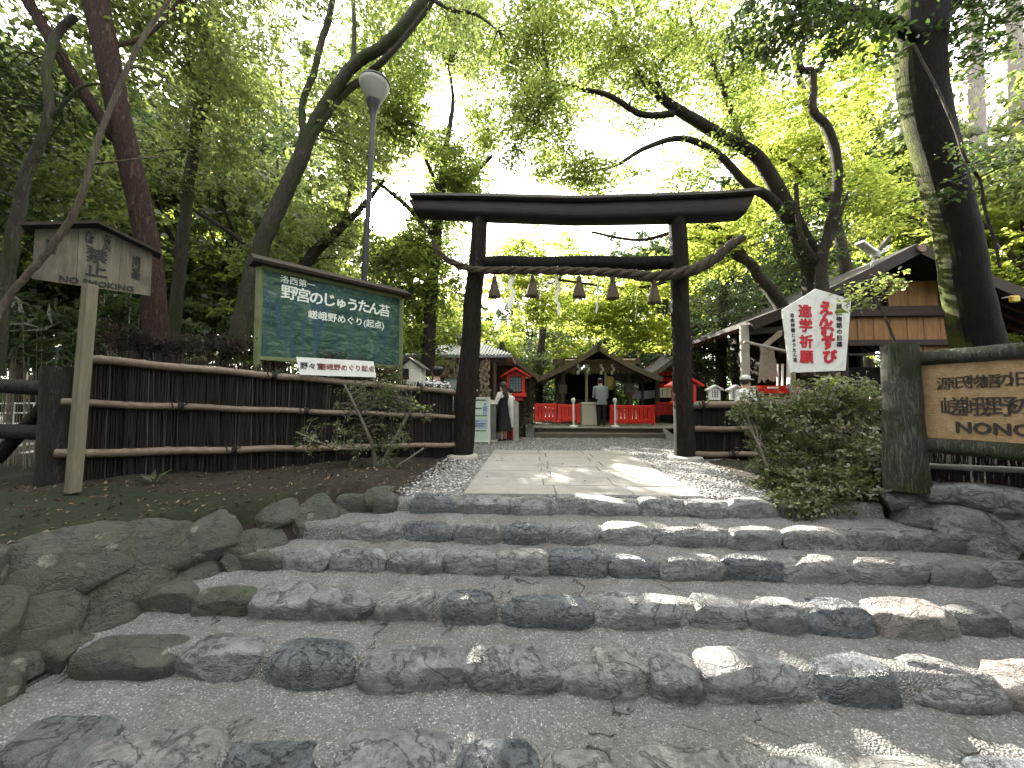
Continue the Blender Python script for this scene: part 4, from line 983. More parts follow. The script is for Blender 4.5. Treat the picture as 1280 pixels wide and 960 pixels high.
fx = cpy(574, 430, OY + 1.4); T.part('finial', MB().lathe((fx.x, OY + 1.4, zr - .05), [(.17, 0), (.17, .16), (.10, .17), (.10, .26), (.13, .28), (.07, .40), (.02, .5)], 10), M('dark_tile', (.05, .055, .06), .6), smooth=40)
for px, yy in ((508, .2), (600, .2), (618, .2), (508, 2.5), (628, 2.5)):
    p = cpy(px, 500, OY + yy); T.part('post', MB().tube([(p.x, OY + yy, -.2), (p.x, OY + yy, zl_)], .06, 10), m_wallwood, smooth=50)
T.part('eave_beam', MB().beam((a.x + .15, OY + .2, zl_ - .12), (b.x - .15, OY + .2, zl_ - .12), .1, .14), m_wallwood)
T.part('back_wall', MB().box(((a.x + b.x) / 2, OY + 2.6, 1.0), (b.x - a.x - .5, .05, 2.5)), M('office_wall', (.10, .07, .05), .8))
p0 = cpy(512, 500, OY + .3); p1 = cpy(590, 500, OY + .3); T.part('counter', MB().box(((p0.x + p1.x) / 2, OY + .5, .42), (p1.x - p0.x, .5, 1.1), 0, .01), m_wallwood)
p0, p1 = cpy(556, 473, OY + .22), cpy(583, 487, OY + .22); T.part('pale_panel', MB().box(((p0.x + p1.x) / 2, OY + .2, (p0.z + p1.z) / 2), (p1.x - p0.x, .03, p0.z - p1.z), 0, .005), M('greenish_panel', (.34, .40, .38), .5, .06))
pl = MB(); r = random.Random(12)
for i in range(330):
    px, py = (r.uniform(543, 580), r.uniform(448, 472)) if r.random() < .6 else (r.uniform(600, 612), r.uniform(450, 505))
    q = cpy(px, py, OY + .08 + r.uniform(-.05, .05)); pl.box(q, (.05, .014, .085), r.uniform(-.7, .7), 0)
T.part('wooden_plaques', pl, M('plaque_wood', (.26, .20, .13), .7, .4, 9)); 
mb = MB()
for yy in (450, 458, 466): mb.tube([cpy(541, yy, OY + .12), cpy(584, yy, OY + .12)], .014, 6)
T.part('plaque_rack', mb, m_wallwood)
T.part('hanging_cloth', MB().box(cpy(523, 452, OY + .15), (.5, .03, .3)), M('maroon_cloth', (.08, .03, .025), .9))
# counter goods
T.part('white_shelf', MB().box(cpy(603, 488, OY + .6), (.5, .3, .05)), m_white)

# red wooden lantern
def lantern(label, px, py_top, Z, s, zb):
    top = cp(px, py_top, Z); x, y, z = top; T = Thing('red_lantern', label, 'lantern', (x, y, zb))
    w = .38 * s; rb = MB()
    for sg in (-1, 1): rb.prism([(x, y - w * 1.3, z), (x + sg * w * 1.32, y - w * 1.3, z - .30 * s), (x + sg * w * 1.32, y - w * 1.3, z - .36 * s), (x, y - w * 1.3, z - .08 * s)], (0, w * 2.6, 0))
    T.part('roof', rb, m_verm)
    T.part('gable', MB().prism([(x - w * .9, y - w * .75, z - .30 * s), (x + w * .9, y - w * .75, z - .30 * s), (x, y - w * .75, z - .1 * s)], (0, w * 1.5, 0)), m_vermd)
    for sx in (-1, 1):
        for sy in (-1, 1): T.part('corner_post', MB().box((x + sx * w * .68, y + sy * w * .68, z - .58 * s), (.09 * s, .09 * s, .60 * s), 0, .008), m_verm)
    T.part('paper_pane', MB().box((x, y, z - .58 * s), (w * 1.25, w * 1.25, .5 * s)), M('lantern_pane', (.16, .24, .25), .4, .15))
    gd = MB()
    for i in range(5): gd.box((x + (i - 2) * w * .25, y - w * .64, z - .58 * s), (.014, .012, .5 * s))
    for i in range(6): gd.box((x, y - w * .645, z - (.36 + i * .09) * s), (w * 1.25, .012, .014))
    T.part('window_grid', gd, M('grid_dark', (.03, .045, .045), .6))
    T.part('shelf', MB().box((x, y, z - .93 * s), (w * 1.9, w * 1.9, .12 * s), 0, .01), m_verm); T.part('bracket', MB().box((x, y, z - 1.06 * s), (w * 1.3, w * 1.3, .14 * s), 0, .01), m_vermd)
    T.part('post', MB().box((x, y, (z - 1.1 * s + zb) / 2), (.18 * s, .18 * s, z - 1.1 * s - zb), 0, .01), m_verm)
    return T
lantern('red wooden lantern with a grid window behind the two women', 645, 460, 11.7, .92, gh(0, 11.7))
lantern('red lantern roof peeping out right of the right gate post', 854, 471, 10.2, .78, gh(0, 10.2))
b_ = cp(645, 547, 10.35); T = Thing('wooden_stake', 'grey squared wooden stake with a slanted top behind the white robed woman', 'post', g0(b_)); q = g0(b_)
T.part('post', MB().hexa([q + Vector(v) for v in ((-.075, -.06, 0), (.075, -.06, 0), (.075, .06, 0), (-.075, .06, 0), (-.075, -.06, 1.15), (.075, -.06, 1.05), (.075, .06, 1.05), (-.075, .06, 1.15))]), M('grey_stake', (.30, .28, .24), .8, .2, 6, .3))

# poster board
c = cp(596, 552, 9.5); q = g0(c); q.x = c.x
T = Thing('poster_stand', 'pale green poster board with a blue figure standing right of the left gate post', 'sign', q); w, h = .60, 1.10; x, y, z = q
m_poster = plain('poster_green', (.46, .56, .46), .5, .05); m_blue = plain('poster_blue', (.16, .22, .40), .5, .05)
tilt = .12
def PB(s, t, n=0): return Vector((x + s * w, y + tilt * t - n, z + .06 + t * h))
T.part('poster', MB().hexa([PB(-.5, 0), PB(.5, 0), PB(.5, 0, -.02), PB(-.5, 0, -.02), PB(-.5, 1), PB(.5, 1), PB(.5, 1, -.02), PB(-.5, 1, -.02)]), m_poster)
fm = MB()
for s in (-.52, .52): fm.beam(PB(s, -.06, .0), PB(s, 1.02, .0), .035, .035)
for t_ in (-.01, 1.0): fm.beam(PB(-.5, t_), PB(.5, t_), .035, .035)
T.part('frame', fm, m_white)
for s in (-.5, .5): T.part('leg', MB().beam(PB(s, 1.0, -.03), Vector((x + s * w, y + .45, z)), .03, .03), m_white)
def patch(s0, s1, t0, t1, n=.004): return MB().hexa([PB(s0, t0, n), PB(s1, t0, n), PB(s1, t0, .001), PB(s0, t0, .001), PB(s0, t1, n), PB(s1, t1, n), PB(s1, t1, .001), PB(s0, t1, .001)])
T.part('blue_panel', patch(-.40, .42, .28, .50), M('poster_pale_blue', (.33, .38, .52), .5, .05))
pic = patch(.27, .40, .68, .80); pic.v += patch(.28, .33, .58, .68).v; 
pic = MB()
for a_ in ((.24, .42, .70, .80), (.26, .31, .58, .70), (.35, .40, .58, .70)): k_ = patch(*a_); pic.add(k_.v, k_.f)
pic.lathe(PB(.33, .85, 0), [(.001, -.004), (.035, -.004), (.035, .004), (.001, .005)], 10, Vector((0, -1, .1)))
T.part('figure_symbol', pic, m_blue)
ln = MB(); r = random.Random(3)
for t_, a0, a1 in ((.93, -.36, .36), (.74, -.38, .16), (.57, -.38, .38), (.22, -.40, .36), (.44, -.34, .1), (.38, -.34, .36), (.33, -.34, .3)):
    s_ = a0
    while s_ < a1: e = s_ + r.uniform(.02, .05); k_ = patch(s_, e, t_, t_ + .028, .006); ln.add(k_.v, k_.f); s_ = e + .012
T.part('printed_lines', ln, M('print_ink', (.04, .05, .06), .6))
# glass-fronted donation stand between poster and the woman
q = g0(cp(614, 548, 10.1)); T = Thing('display_stand', 'low grey display stand between the poster board and the woman in black', 'stand', q)
T.part('case', MB().box(q + Vector((0, 0, .52)), (.26, .3, .98), 0, .015), M('grey_case', (.14, .14, .13), .5)); T.part('top', MB().box(q + Vector((0, 0, 1.03)), (.34, .36, .04), 0, .008), m_white); T.part('plinth', MB().box(q + Vector((0, 0, .02)), (.32, .36, .06), 0, .01), m_cream)
# post with tall rope left of the office posts
# kiosk box on the left behind the fence
c = cp(517, 470, 7.35); x, y, z = c; T = Thing('box_kiosk', 'small white roofed notice box peeping over the fence left of the gate', 'box', (x, y, 0))
hw = 13.5 / 462 * 7.35; T.part('cabinet', MB().box((x + .02, y, cp(517, 472, 7.35).z), (hw * 1.7, .3, .40), 0, .01), m_white)
pk_z = cp(515, 448, 7.35).z; ez = cp(515, 461, 7.35).z
rb = MB()
for sg in (-1, 1): rb.prism([(x - .02, y - .24, pk_z), (x - .02 + sg * .29, y - .24, ez), (x - .02 + sg * .29, y - .24, ez - .025), (x - .02, y - .24, pk_z - .03)], (0, .48, 0))
T.part('roof', rb, M('kiosk_roof', (.05, .045, .04), .7)); T.part('gable', MB().prism([(x - .23, y - .16, ez - .01), (x + .20, y - .16, ez - .01), (x - .02, y - .16, pk_z - .04)], (0, .3, 0)), M('kiosk_cream', (.52, .52, .44), .6))
T.part('door', MB().box((x + .07, y - .155, cp(517, 474, 7.35).z), (.20, .02, .34), 0, .004), M('kiosk_cream', (.52, .52, .44), .6)); T.part('opening', MB().box((x - .11, y - .153, cp(517, 468, 7.35).z), (.13, .012, .22)), m_dark)
T.part('post', MB().box((x, y, .45), (.12, .12, .95)), m_wallwood)

# small white house-shaped boards right of the gate
for px, lb in ((893, 'small white house shaped votive stand nearest the right gate post'), (919, 'small white house shaped votive stand next to the person in the sun visor')):
    c = cp(px, 493, 8.6); x, y, z = c; T = Thing('votive_stand', lb, 'stand', (x, y, gh(x, y)), 'little votive stands'); w = .15
    T.part('board', MB().box((x, y, z), (w * 1.7, .05, .26), 0, .006), m_white)
    rb = MB()
    for sg in (-1, 1): rb.prism([(x, y - .09, z + .22), (x + sg * w * 1.2, y - .09, z + .115), (x + sg * w * 1.2, y - .09, z + .09), (x, y - .09, z + .19)], (0, .18, 0))
    T.part('roof', rb, m_white); T.part('gable', MB().prism([(x - w * .85, y - .02, z + .12), (x + w * .85, y - .02, z + .12), (x, y - .02, z + .19)], (0, .04, 0)), m_white)
    T.part('post', MB().box((x, y + .03, (z - .1 + gh(x, y)) / 2), (.06, .05, z - .1 - gh(x, y))), m_wallwood)
    ln = MB()
    for k in range(3):
        for i in range(4): ln.box((x + (k - 1) * .055, y - .028, z + .08 - i * .045), (.022 if k != 1 else .034, .006, .028))
    T.part('writing', ln, m_ink)
# ---- shop on the right
SY = 9.1; pk = cp(1117, 316, SY); el = cp(927, 404, SY); 
m_shop = wood('golden_boards', (.13, .064, .02), (.32, .17, .056), 'Z', 1.8, .65, .3); m_shopdark = wood('shop_frame', (.014, .009, .007), (.042, .027, .018), 'X', 2, .7, .3)
PKY = pk.y; hw = pk.x - el.x + .0; cx = pk.x
T = Thing('shrine_shop', 'gabled wooden shop with golden board walls behind the mossy tree', 'building', (cx, PKY, 0))
for s in (-1, 1):
    sec0 = []
    for yy in (PKY - .55, PKY + 5.5):
        ring = [Vector((cx + s * hw * t, yy, lerp(pk.z, el.z, t) - .10 * math.sin(PI * t))) for t in np.linspace(0, 1, 9)]
        ring += [p - zz * .10 for p in reversed(ring)]; sec0.append(ring)
    T.part('roof_slope', MB().rings(sec0), M('shop_roof', (.028, .024, .021), .9, .3, 6, .5))
    q = [Vector((cx + s * hw * t, PKY - .60, lerp(pk.z, el.z, t) - .10 * math.sin(PI * t) - .13)) for t in np.linspace(0, 1, 9)]; mb = MB()
    for i in range(8): mb.beam(q[i], q[i + 1], .06, .24)
    T.part('bargeboard', mb, m_shopdark)
    for k in range(16):
        yy = PKY - .4 + k * .35; T.part('rafter', MB().beam((cx + s * hw * .35, yy, lerp(pk.z, el.z, .35) - .24), (cx + s * hw * .98, yy, el.z - .14), .06, .07), M('red_rafter', (.11, .05, .035), .7))
T.part('ridge_end', MB().tube([(cx, PKY - .68, pk.z - .16), (cx, PKY - .3, pk.z - .16)], .09, 14), M('pale_wood_end', (.16, .11, .07), .7))
WY = PKY - .05; xw0 = cpy(1052, 430, WY).x; xw1 = cx + (cx - xw0)
def wz(py, px=1090): return cpy(px, py, WY).z
def panel(name, px0, px1, py0, py1, m, d=.06, off=0):
    a_, b_ = cpy(px0, py1, WY), cpy(px1, py0, WY); T.part(name, MB().box(((a_.x + b_.x) / 2, WY + d / 2 + off, (cpy(1090, py0, WY).z + cpy(1090, py1, WY).z) / 2), (b_.x - a_.x, d, cpy(1090, py0, WY).z - cpy(1090, py1, WY).z)), m)
bmbz = (wz(425), wz(400)); 
nb = 14
for i in range(nb):
    xa_, xb_ = lerp(xw0, xw1, i / nb), lerp(xw0, xw1, (i + 1) / nb); T.part('wall_board', MB().box(((xa_ + xb_) / 2, WY + .03 + .008 * (i % 2), (wz(425) + wz(396)) / 2), (xb_ - xa_ - .003, .05, wz(396) - wz(425))), m_shop)
xg0, xg1 = cpy(1112, 370, WY).x, cx + cx - cpy(1112, 370, WY).x + 1.2
xg0 = cpy(1110, 360, WY).x; xg1 = cpy(1172, 360, WY).x
for i in range(5):
    xa_, xb_ = lerp(xg0, xg1, i / 5), lerp(xg0, xg1, (i + 1) / 5); T.part('gable_board', MB().box(((xa_ + xb_) / 2, WY + .03 + .008 * (i % 2), (wz(384) + wz(352)) / 2), (xb_ - xa_ - .003, .05, wz(352) - wz(384))), m_shop)
T.part('gable_panel', MB().prism([(xw0 - .6, WY + .12, wz(388)), (xw1 + .6, WY + .12, wz(388)), (cx, WY + .12, pk.z - .3)], (0, .05, 0)), m_shopdark)
T.part('tie_beam', MB().beam((xw0 - .8, WY - .03, wz(390)), (xw1 + .8, WY - .03, wz(390)), .14, wz(384) - wz(396)), m_shopdark)
T.part('lintel_beam', MB().beam((xw0 - .1, WY - .03, wz(429)), (xw1 + .1, WY - .03, wz(429)), .14, .14), m_shopdark)
for px in (1052, 1137, 1215): p = cpy(px, 450, WY); T.part('pillar', MB().box((p.x, WY - .02, wz(431) / 2), (.16, .16, wz(431))), m_shopdark)
for i in range(8):
    xa_, xb_ = lerp(cpy(1140, 440, WY).x, xw1, i / 8), lerp(cpy(1140, 440, WY).x, xw1, (i + 1) / 8); T.part('wall_board', MB().box(((xa_ + xb_) / 2, WY + .03 + .008 * (i % 2), (wz(432) + 0) / 2), (xb_ - xa_ - .008, .05, wz(432))), m_shop)
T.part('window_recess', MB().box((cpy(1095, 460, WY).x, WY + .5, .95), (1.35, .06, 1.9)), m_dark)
T.part('window_frame', MB().box((cpy(1095, 444, WY).x, WY, wz(443)), (1.4, .06, .05)), m_shopdark); T.part('counter', MB().box((cpy(1095, 480, WY).x, WY + .1, .5), (1.4, .5, 1.0), 0, .01), m_shopdark)
T.part('side_wall', MB().box((xw0 + .05, WY + 2.6, el.z / 2 + .3), (.08, 5.0, el.z + .6)), m_shopdark)
# porch
p = cp(931, 440, 8.9); T.part('porch_post', MB().tube([(p.x, p.y, gh(p.x, p.y)), (p.x, p.y, el.z - .1)], .10, 14), M('pale_bark_post', (.33, .31, .27), .8, .3, 6, .6), smooth=50)
p0, p1 = cp(930, 427, 8.7), cp(990, 441, 8.5); T.part('porch_pole', MB().tube([p0, p1], .035, 10), M('pale_bark_post', (.33, .31, .27), .8))
xb0 = cp(950, 460, 9.1); T.part('porch_beam', MB().beam(cp(930, 415, 8.9), cp(1055, 408, 8.9), .12, .14), m_shopdark)
st = MB(); r = random.Random(6)
for i in range(170):
    px = r.uniform(951, 967); q = cp(px, r.uniform(436, 446), 8.75); st.tube([q, q + Vector((r.uniform(-.08, .08), 0, -r.uniform(.3, .65)))], .012, 4, cap=False)
for i in range(60): st.tube([cp(952 + r.uniform(-2, 2), 436 + r.uniform(-3, 3), 8.75), cp(975 + r.uniform(-3, 3), 416 + r.uniform(-3, 3), 8.75)], .012, 4, cap=False)
T.part('straw_bundle', st, M('pale_straw', (.30, .26, .20), .9, .3, 20))
for px, w_ in ((972, .05), (978, .05), (986, .12)): T.part('white_strip', MB().beam(cp(px, 455 if w_ < .1 else 440, 8.95), cp(px, 482, 8.95), w_, .03), m_white)
T.part('shop_counter', MB().box(cp(985, 505, 9.2), (1.5, .6, .9), 0, .01), m_shopdark)
# red trays
for px, lb, w in ((961, 'bright red tray with white lettering, left of a pair on the shop counter', .40), (985, 'bright red tray with white lettering, right of a pair on the shop counter', .42)):
    c = cp(px, 486, 8.4); T = Thing('red_tray', lb, 'tray', c - zz * .1, 'red trays at the shop')
    T.part('body', MB().rings([[c + Vector((sx * w * k, sy * .14 * k, z_)) for sx, sy in ((-.5, -1), (.5, -1), (.5, 1), (-.5, 1))] for k, z_ in ((.75, -.1), (1.0, .07), (.94, .07), (.7, -.06))], cap=True), m_verm)
    T.part('lettering_strip', MB().box(c + Vector((0, -.138, .02)), (w * .6, .01, .035)), m_white)
# floodlights on the shop roof
m_fl = plain('white_enamel', (.65, .66, .66), .35, .06)
c = cp(1094, 318, 8.7); T = Thing('floodlight', 'white double floodlight fixed at the top of the shop roof', 'lamp', c)
T.part('bracket', MB().tube([c - zz * .28 + Vector((-.05, .05, 0)), c], .03, 10), m_fl); T.part('hub', MB().lathe(c - zz * .08, [(.07, 0), (.10, .05), (.10, .16), (.05, .2)], 14), m_fl, smooth=40)
for (ex, ez) in ((1074, 303), (1112, 296)):
    e = cp(ex, ez, 8.6); d = (e - c).normalized(); T.part('lamp_head', MB().beam(c + d * .08, e, .20, .07, b=.015), m_fl if ex < 1100 else M('dark_enamel', (.05, .045, .035), .5))
T.part('arm', MB().beam(c + Vector((.1, 0, .02)), cp(1112, 308, 8.7), .07, .06), m_fl)
p0 = cp(1077, 334, 8.7); T.part('cable_rod', MB().tube([p0, c - zz * .15], .015, 8), m_fl)
# small yellow sign on the far right of the shop
c = cp(1268, 374, 8.3); T = Thing('wall_sign', 'small yellow box sign under the shop eave at the right edge', 'sign', c); T.part('box', MB().box(c, (.17, .1, .15), 0, .02), M('yellow_plastic', (.45, .32, .03), .4, .08)); T.part('bracket', MB().box(c + Vector((0, .12, .08)), (.06, .16, .03)), m_fl)
# ================================================================== people
m_skin = plain('skin', (.50, .31, .22), .55, .06); m_hair = plain('dark_brown_hair', (.028, .018, .013), .45, .3, 30, .5, stretch=(4, 4, .4)); m_hairb = plain('black_hair', (.008, .007, .008), .35, .3, 30, .4)
def skin_body(J, E_, root):
    """continuous body grown over a skeleton: J name -> (pos, rx, ry)"""
    names = list(J); me = bpy.data.meshes.new('body'); me.from_pydata([J[n][0] for n in names], [(names.index(a), names.index(b)) for a, b in E_], [])
    o = bpy.data.objects.new('body_build', me); COL.objects.link(o)
    md = o.modifiers.new('skin', 'SKIN'); md.use_smooth_shade = True; md.branch_smoothing = .6
    for i, n in enumerate(names):
        s = me.skin_vertices[0].data[i]; s.radius = J[n][1:3]; s.use_root = (n == root)
    sd = o.modifiers.new('sub', 'SUBSURF'); sd.levels = 2; sd.render_levels = 2
    bpy.context.view_layer.update(); out = bpy.data.meshes.new_from_object(o.evaluated_get(bpy.context.evaluated_depsgraph_get())); bpy.data.objects.remove(o)
    out.polygons.foreach_set('use_smooth', [True] * len(out.polygons)); return out
def person(label, pos, facing, H=1.62, bow=0.0, arms=None, hair='long', head_turn=0.0, group=None):
    """stands at pos looking along +y turned by facing; arms = {side: (elbow, wrist)} in body space"""
    T = Thing('person', label, 'person', pos); T.o.rotation_euler = (0, 0, facing); T.b = Vector((0, 0, 0)); h = H
    def tip(p):       # bend the trunk forward about the hip
        v = Vector(p)
        if v.z > .53 * h and bow: v = Matrix.Rotation(-bow, 3, 'X') @ (v - Vector((0, 0, .53 * h))) + Vector((0, 0, .53 * h))
        return v
    J = {}; E_ = []
    def j(n, p, rx, ry=None, par=None):
        J[n] = (tip(p), rx * h, (ry or rx) * h)
        if par: E_.append((par, n))
    j('pelvis', (0, 0, .53 * h), .088, .062); j('waist', (0, .005 * h, .62 * h), .072, .055, 'pelvis'); j('chest', (0, 0, .73 * h), .092, .062, 'waist'); j('collar', (0, -.005 * h, .80 * h), .062, .045, 'chest')
    j('neck', (0, .002 * h, .845 * h), .031, .033, 'collar'); j('jaw', (0, .018 * h, .882 * h), .040, .046, 'neck'); j('skull', (0, .008 * h, .930 * h), .049, .059, 'jaw'); j('crown', (0, -.004 * h, .975 * h), .036, .042, 'skull')
    j('nose', (0, .068 * h, .905 * h), .008, .009, 'jaw')
    for s, sd in ((-1, 'L'), (1, 'R')):
        j('sh' + sd, (s * .105 * h, 0, .795 * h), .034, .034, 'collar')
        eb, wr = (arms or {}).get(sd, ((s * .14, .0, .62), (s * .145, .05, .485)))
        j('el' + sd, Vector(eb) * h, .025, .025, 'sh' + sd); j('wr' + sd, Vector(wr) * h, .017, .019, 'el' + sd)
        d = (Vector(wr) - Vector(eb)).normalized(); side = Vector((1, 0, 0)) * -s if abs(d.x) < .8 else Vector((0, 0, 1)); side = (side - d * side.dot(d)).normalized(); nn = d.cross(side)
        w = Vector(wr); pm_ = w + d * .035; j('palm' + sd, pm_ * h, .020, .012, 'wr' + sd)
        for k in range(4):
            o_ = nn * ((k - 1.5) * .0125); L = (.040, .046, .043, .033)[k]
            j(f'k{k}' + sd, (pm_ + d * .018 + o_) * h, .0058, .0058, 'palm' + sd); j(f'm{k}' + sd, (pm_ + d * (.018 + L * .5) + o_ * 1.1 + side * .006) * h, .0052, .0052, f'k{k}' + sd); j(f't{k}' + sd, (pm_ + d * (.018 + L * .85) + o_ * 1.1 + side * .02) * h, .0045, .0045, f'm{k}' + sd)
        j('th' + sd, (w + d * .022 + nn * -.024 + side * .008) * h, .0068, .0068, 'palm' + sd); j('tt' + sd, (w + d * .048 + nn * -.032 + side * .018) * h, .0055, .0055, 'th' + sd)
        j('hip' + sd, (s * .055 * h, 0, .49 * h), .056, .056, 'pelvis'); j('kn' + sd, (s * .055 * h, .012 * h, .275 * h), .036, .038, 'hip' + sd); j('calf' + sd, (s * .055 * h, -.004 * h, .19 * h), .032, .035, 'kn' + sd); j('an' + sd, (s * .055 * h, -.01 * h, .045 * h), .021, .023, 'calf' + sd); j('heel' + sd, (s * .055 * h, -.012 * h, .018 * h), .021, .018, 'an' + sd); j('toe' + sd, (s * .06 * h, .075 * h, .012 * h), .022, .012, 'heel' + sd)
    b = T.part('body', skin_body(J, E_, 'pelvis'), m_skin)
    T.J = {k: v[0] for k, v in J.items()}; T.h = h; T.tip = tip
    hd = T.J['skull']; f_ = (T.J['skull'] - T.J['neck']).normalized(); fy = Vector((0, math.cos(bow), -math.sin(bow)))
    for sx in (-1, 1):
        T.part('eye', MB().lathe(hd + Vector((sx * .019 * h, 0, 0)) + fy * .056 * h - f_ * .004 * h, [(.0005, -.004 * h), (.006 * h, -.002 * h), (.0065 * h, .002 * h), (.001, .0045 * h)], 8, fy), M('eye_dark', (.02, .015, .012), .3), b)
        T.part('ear', MB().lathe(hd + Vector((sx * .050 * h, 0, 0)) - f_ * .012 * h, [(.004, -.01 * h), (.014 * h, -.002 * h), (.014 * h, .004 * h), (.004, .008 * h)], 8, Vector((sx, -.3, 0))), m_skin, b)
    T.part('mouth', MB().box(hd + fy * .058 * h - f_ * .044 * h, (.026 * h, .01 * h, .006 * h)), M('lips', (.35, .12, .10), .5), b)
    # hair: a cap open at the face
    mb = MB(); D, fs = ico(3); keepf = []
    for d in D: mb.v.append(tuple(hd - fy * .008 * h + f_ * .012 * h + Vector((d[0] * .062 * h, 0, 0)) + fy * (d[1] * .070 * h) + f_ * (d[2] * .066 * h)))
    mb.n = len(mb.v); mb.f = [f for f in fs if not all(D[i][1] > .30 and D[i][2] < .42 for i in f) and not all(D[i][2] < -.5 and D[i][1] > -.2 for i in f)]
    T.hair = mb
    if hair == 'long':
        mb.rings([[hd - fy * (.028 * h) - f_ * (z * h) + Vector((math.cos(a) * w * h, 0, 0)) + fy * (math.sin(a) * .030 * h - k_ * h) for a in np.linspace(0, 2 * PI, 13)[:-1]] for z, w, k_ in ((0, .055, 0), (.06, .057, .008), (.12, .055, .018), (.18, .046, .026), (.215, .026, .026))])
    if hair == 'bun': mb.lathe(hd - fy * .055 * h + f_ * .03 * h, [(.004, -.035 * h), (.03 * h, -.025 * h), (.036 * h, 0), (.03 * h, .025 * h), (.004, .035 * h)], 12, fy)
    return T, b
def finish_hair(T, m): T.part('hair', T.hair, m, smooth=70)
def loft(T, rings, n=20, fold=0.0, nf=7):      # clothing shell: (center, rx, ry)
    R = []
    for c, rx, ry in rings:
        c = T.tip(Vector(c) * T.h); k = max(0, 1 - c.z / (.6 * T.h))
        R.append([c + Vector((math.cos(a) * rx * T.h * (1 + fold * k * math.sin(nf * a)), math.sin(a) * ry * T.h * (1 + fold * k * math.sin(nf * a)), 0)) for a in np.linspace(0, 2 * PI, n + 1)[:-1]])
    return MB().rings(R)
def sleeve(T, sd, r0, r1, upto='wr', f=.97):
    J = T.J; pts = [J['collar'].lerp(J['sh' + sd], .7), J['sh' + sd], J['sh' + sd].lerp(J['el' + sd], .5), J['el' + sd], J['el' + sd].lerp(J['wr' + sd], .5), J['el' + sd].lerp(J['wr' + sd], f)]
    rr = [r0 * .9, r0, lerp(r0, r1, .3), lerp(r0, r1, .5), lerp(r0, r1, .8), r1]; return MB().tube(pts, [k * T.h for k in rr], 14, .05, 2)
def shoes(T, m, name='shoe'):
    for sd in 'LR':
        a, t_ = T.J['heel' + sd], T.J['toe' + sd]; mb = MB(); R = []
        for k, w, z in ((-.2, .5, .7), (0, .9, 1), (.4, .95, .9), (.8, 1.05, .55), (1.1, .9, .42), (1.22, .5, .3)):
            c = a.lerp(t_, k); R.append([Vector((c.x + math.cos(q) * .027 * w * T.h, c.y, max(.0, .022 * T.h * z * (1 + math.sin(q))))) for q in np.linspace(0, 2 * PI, 13)[:-1]])
        T.part(name, MB().rings(R), m, smooth=60)
m_blouse = plain('cream_blouse', (.55, .50, .46), .8, .1, 12, .3); m_robe = plain('white_robe', (.70, .70, .71), .8, .05, 8, .2); m_hakama = plain('red_hakama', (.28, .02, .018), .7, .15, 8, .2); m_grey = plain('grey_jacket', (.17, .19, .22), .8, .1, 14, .3); m_brownsh = plain('dark_shoe', (.012, .011, .011), .4)

# woman in a black pinafore dress reading a sheet, seen from behind turning left
q = g0(cp(629, 549, 10.3)); fac = math.radians(60)
T, b = person('woman with long brown hair in a black dress and cream blouse reading a sheet', q, fac, 1.63, 0, {'L': ((-.15, .05, .64), (-.08, .20, .66)), 'R': ((.15, .05, .64), (.06, .20, .655))})
T.part('blouse', loft(T, [((0, 0, .60), .082, .062), ((0, 0, .70), .10, .072), ((0, 0, .765), .108, .068), ((0, 0, .805), .085, .055), ((0, 0, .835), .038, .038)]), m_blouse, smooth=70)
for sd in 'LR': T.part('sleeve', sleeve(T, sd, .042, .036), m_blouse, smooth=70)
T.part('dress', loft(T, [((0, -.01, .17), .155, .135), ((0, -.005, .30), .14, .118), ((0, 0, .45), .118, .095), ((0, 0, .54), .108, .085), ((0, 0, .62), .090, .070), ((0, 0, .70), .104, .076), ((0, 0, .745), .10, .072)], 28, .08, 8), m_black, smooth=70)
for sx in (-1, 1): T.part('shoulder_strap', MB().tube([Vector((sx * .06, .075, .74)) * T.h, Vector((sx * .065, .03, .815)) * T.h, Vector((sx * .062, -.03, .815)) * T.h, Vector((sx * .05, -.074, .735)) * T.h], .022, 8), m_black, smooth=60)
shoes(T, m_brownsh); finish_hair(T, m_hair)
pw = T.o.matrix_basis
hp = Matrix.Translation(q) @ Matrix.Rotation(fac, 4, 'Z') @ ((T.J['tkL'] if 'tkL' in T.J else T.J['palmL'].lerp(T.J['palmR'], .5)) + Vector((0, .09, .02)))
dq = Matrix.Rotation(fac, 3, 'Z'); ex, ey = dq @ Vector((1, 0, 0)), dq @ Vector((0, .94, -.34))
T2 = Thing('paper_sheet', 'sheet of fortune paper held open by the woman in black', 'paper', hp); T2.part('sheet', MB().prism([hp - ex * .20 - ey * .15, hp + ex * .20 - ey * .15, hp + ex * .20 + ey * .15, hp - ex * .20 + ey * .15], Vector((0, 0, .004))), M('printed_paper', (.45, .42, .38), .7, .3, 20))

# shrine attendant in white robe and red hakama
q = g0(cp(639, 548.5, 10.75)); T, b = person('shrine attendant in a long white robe over red trousers beside the woman in black', q, math.radians(75), 1.50, .06, {'L': ((-.14, .06, .64), (-.07, .17, .63)), 'R': ((.14, .06, .64), (.05, .17, .62))}, 'short')
T.part('robe', loft(T, [((0, 0, .24), .155, .12), ((0, 0, .40), .15, .115), ((0, 0, .55), .135, .10), ((0, 0, .68), .125, .09), ((0, 0, .765), .12, .076), ((0, 0, .81), .088, .06), ((0, 0, .84), .04, .04)], 28, .04, 6), m_robe, smooth=70)
for sd in 'LR': T.part('sleeve', sleeve(T, sd, .055, .085), m_robe, smooth=70)
T.part('hakama', loft(T, [((0, 0, .03), .15, .115), ((0, 0, .12), .145, .112), ((0, 0, .30), .135, .105)], 28, .10, 9), m_hakama, smooth=70)
shoes(T, m_brownsh, 'sandal'); finish_hair(T, m_hairb)

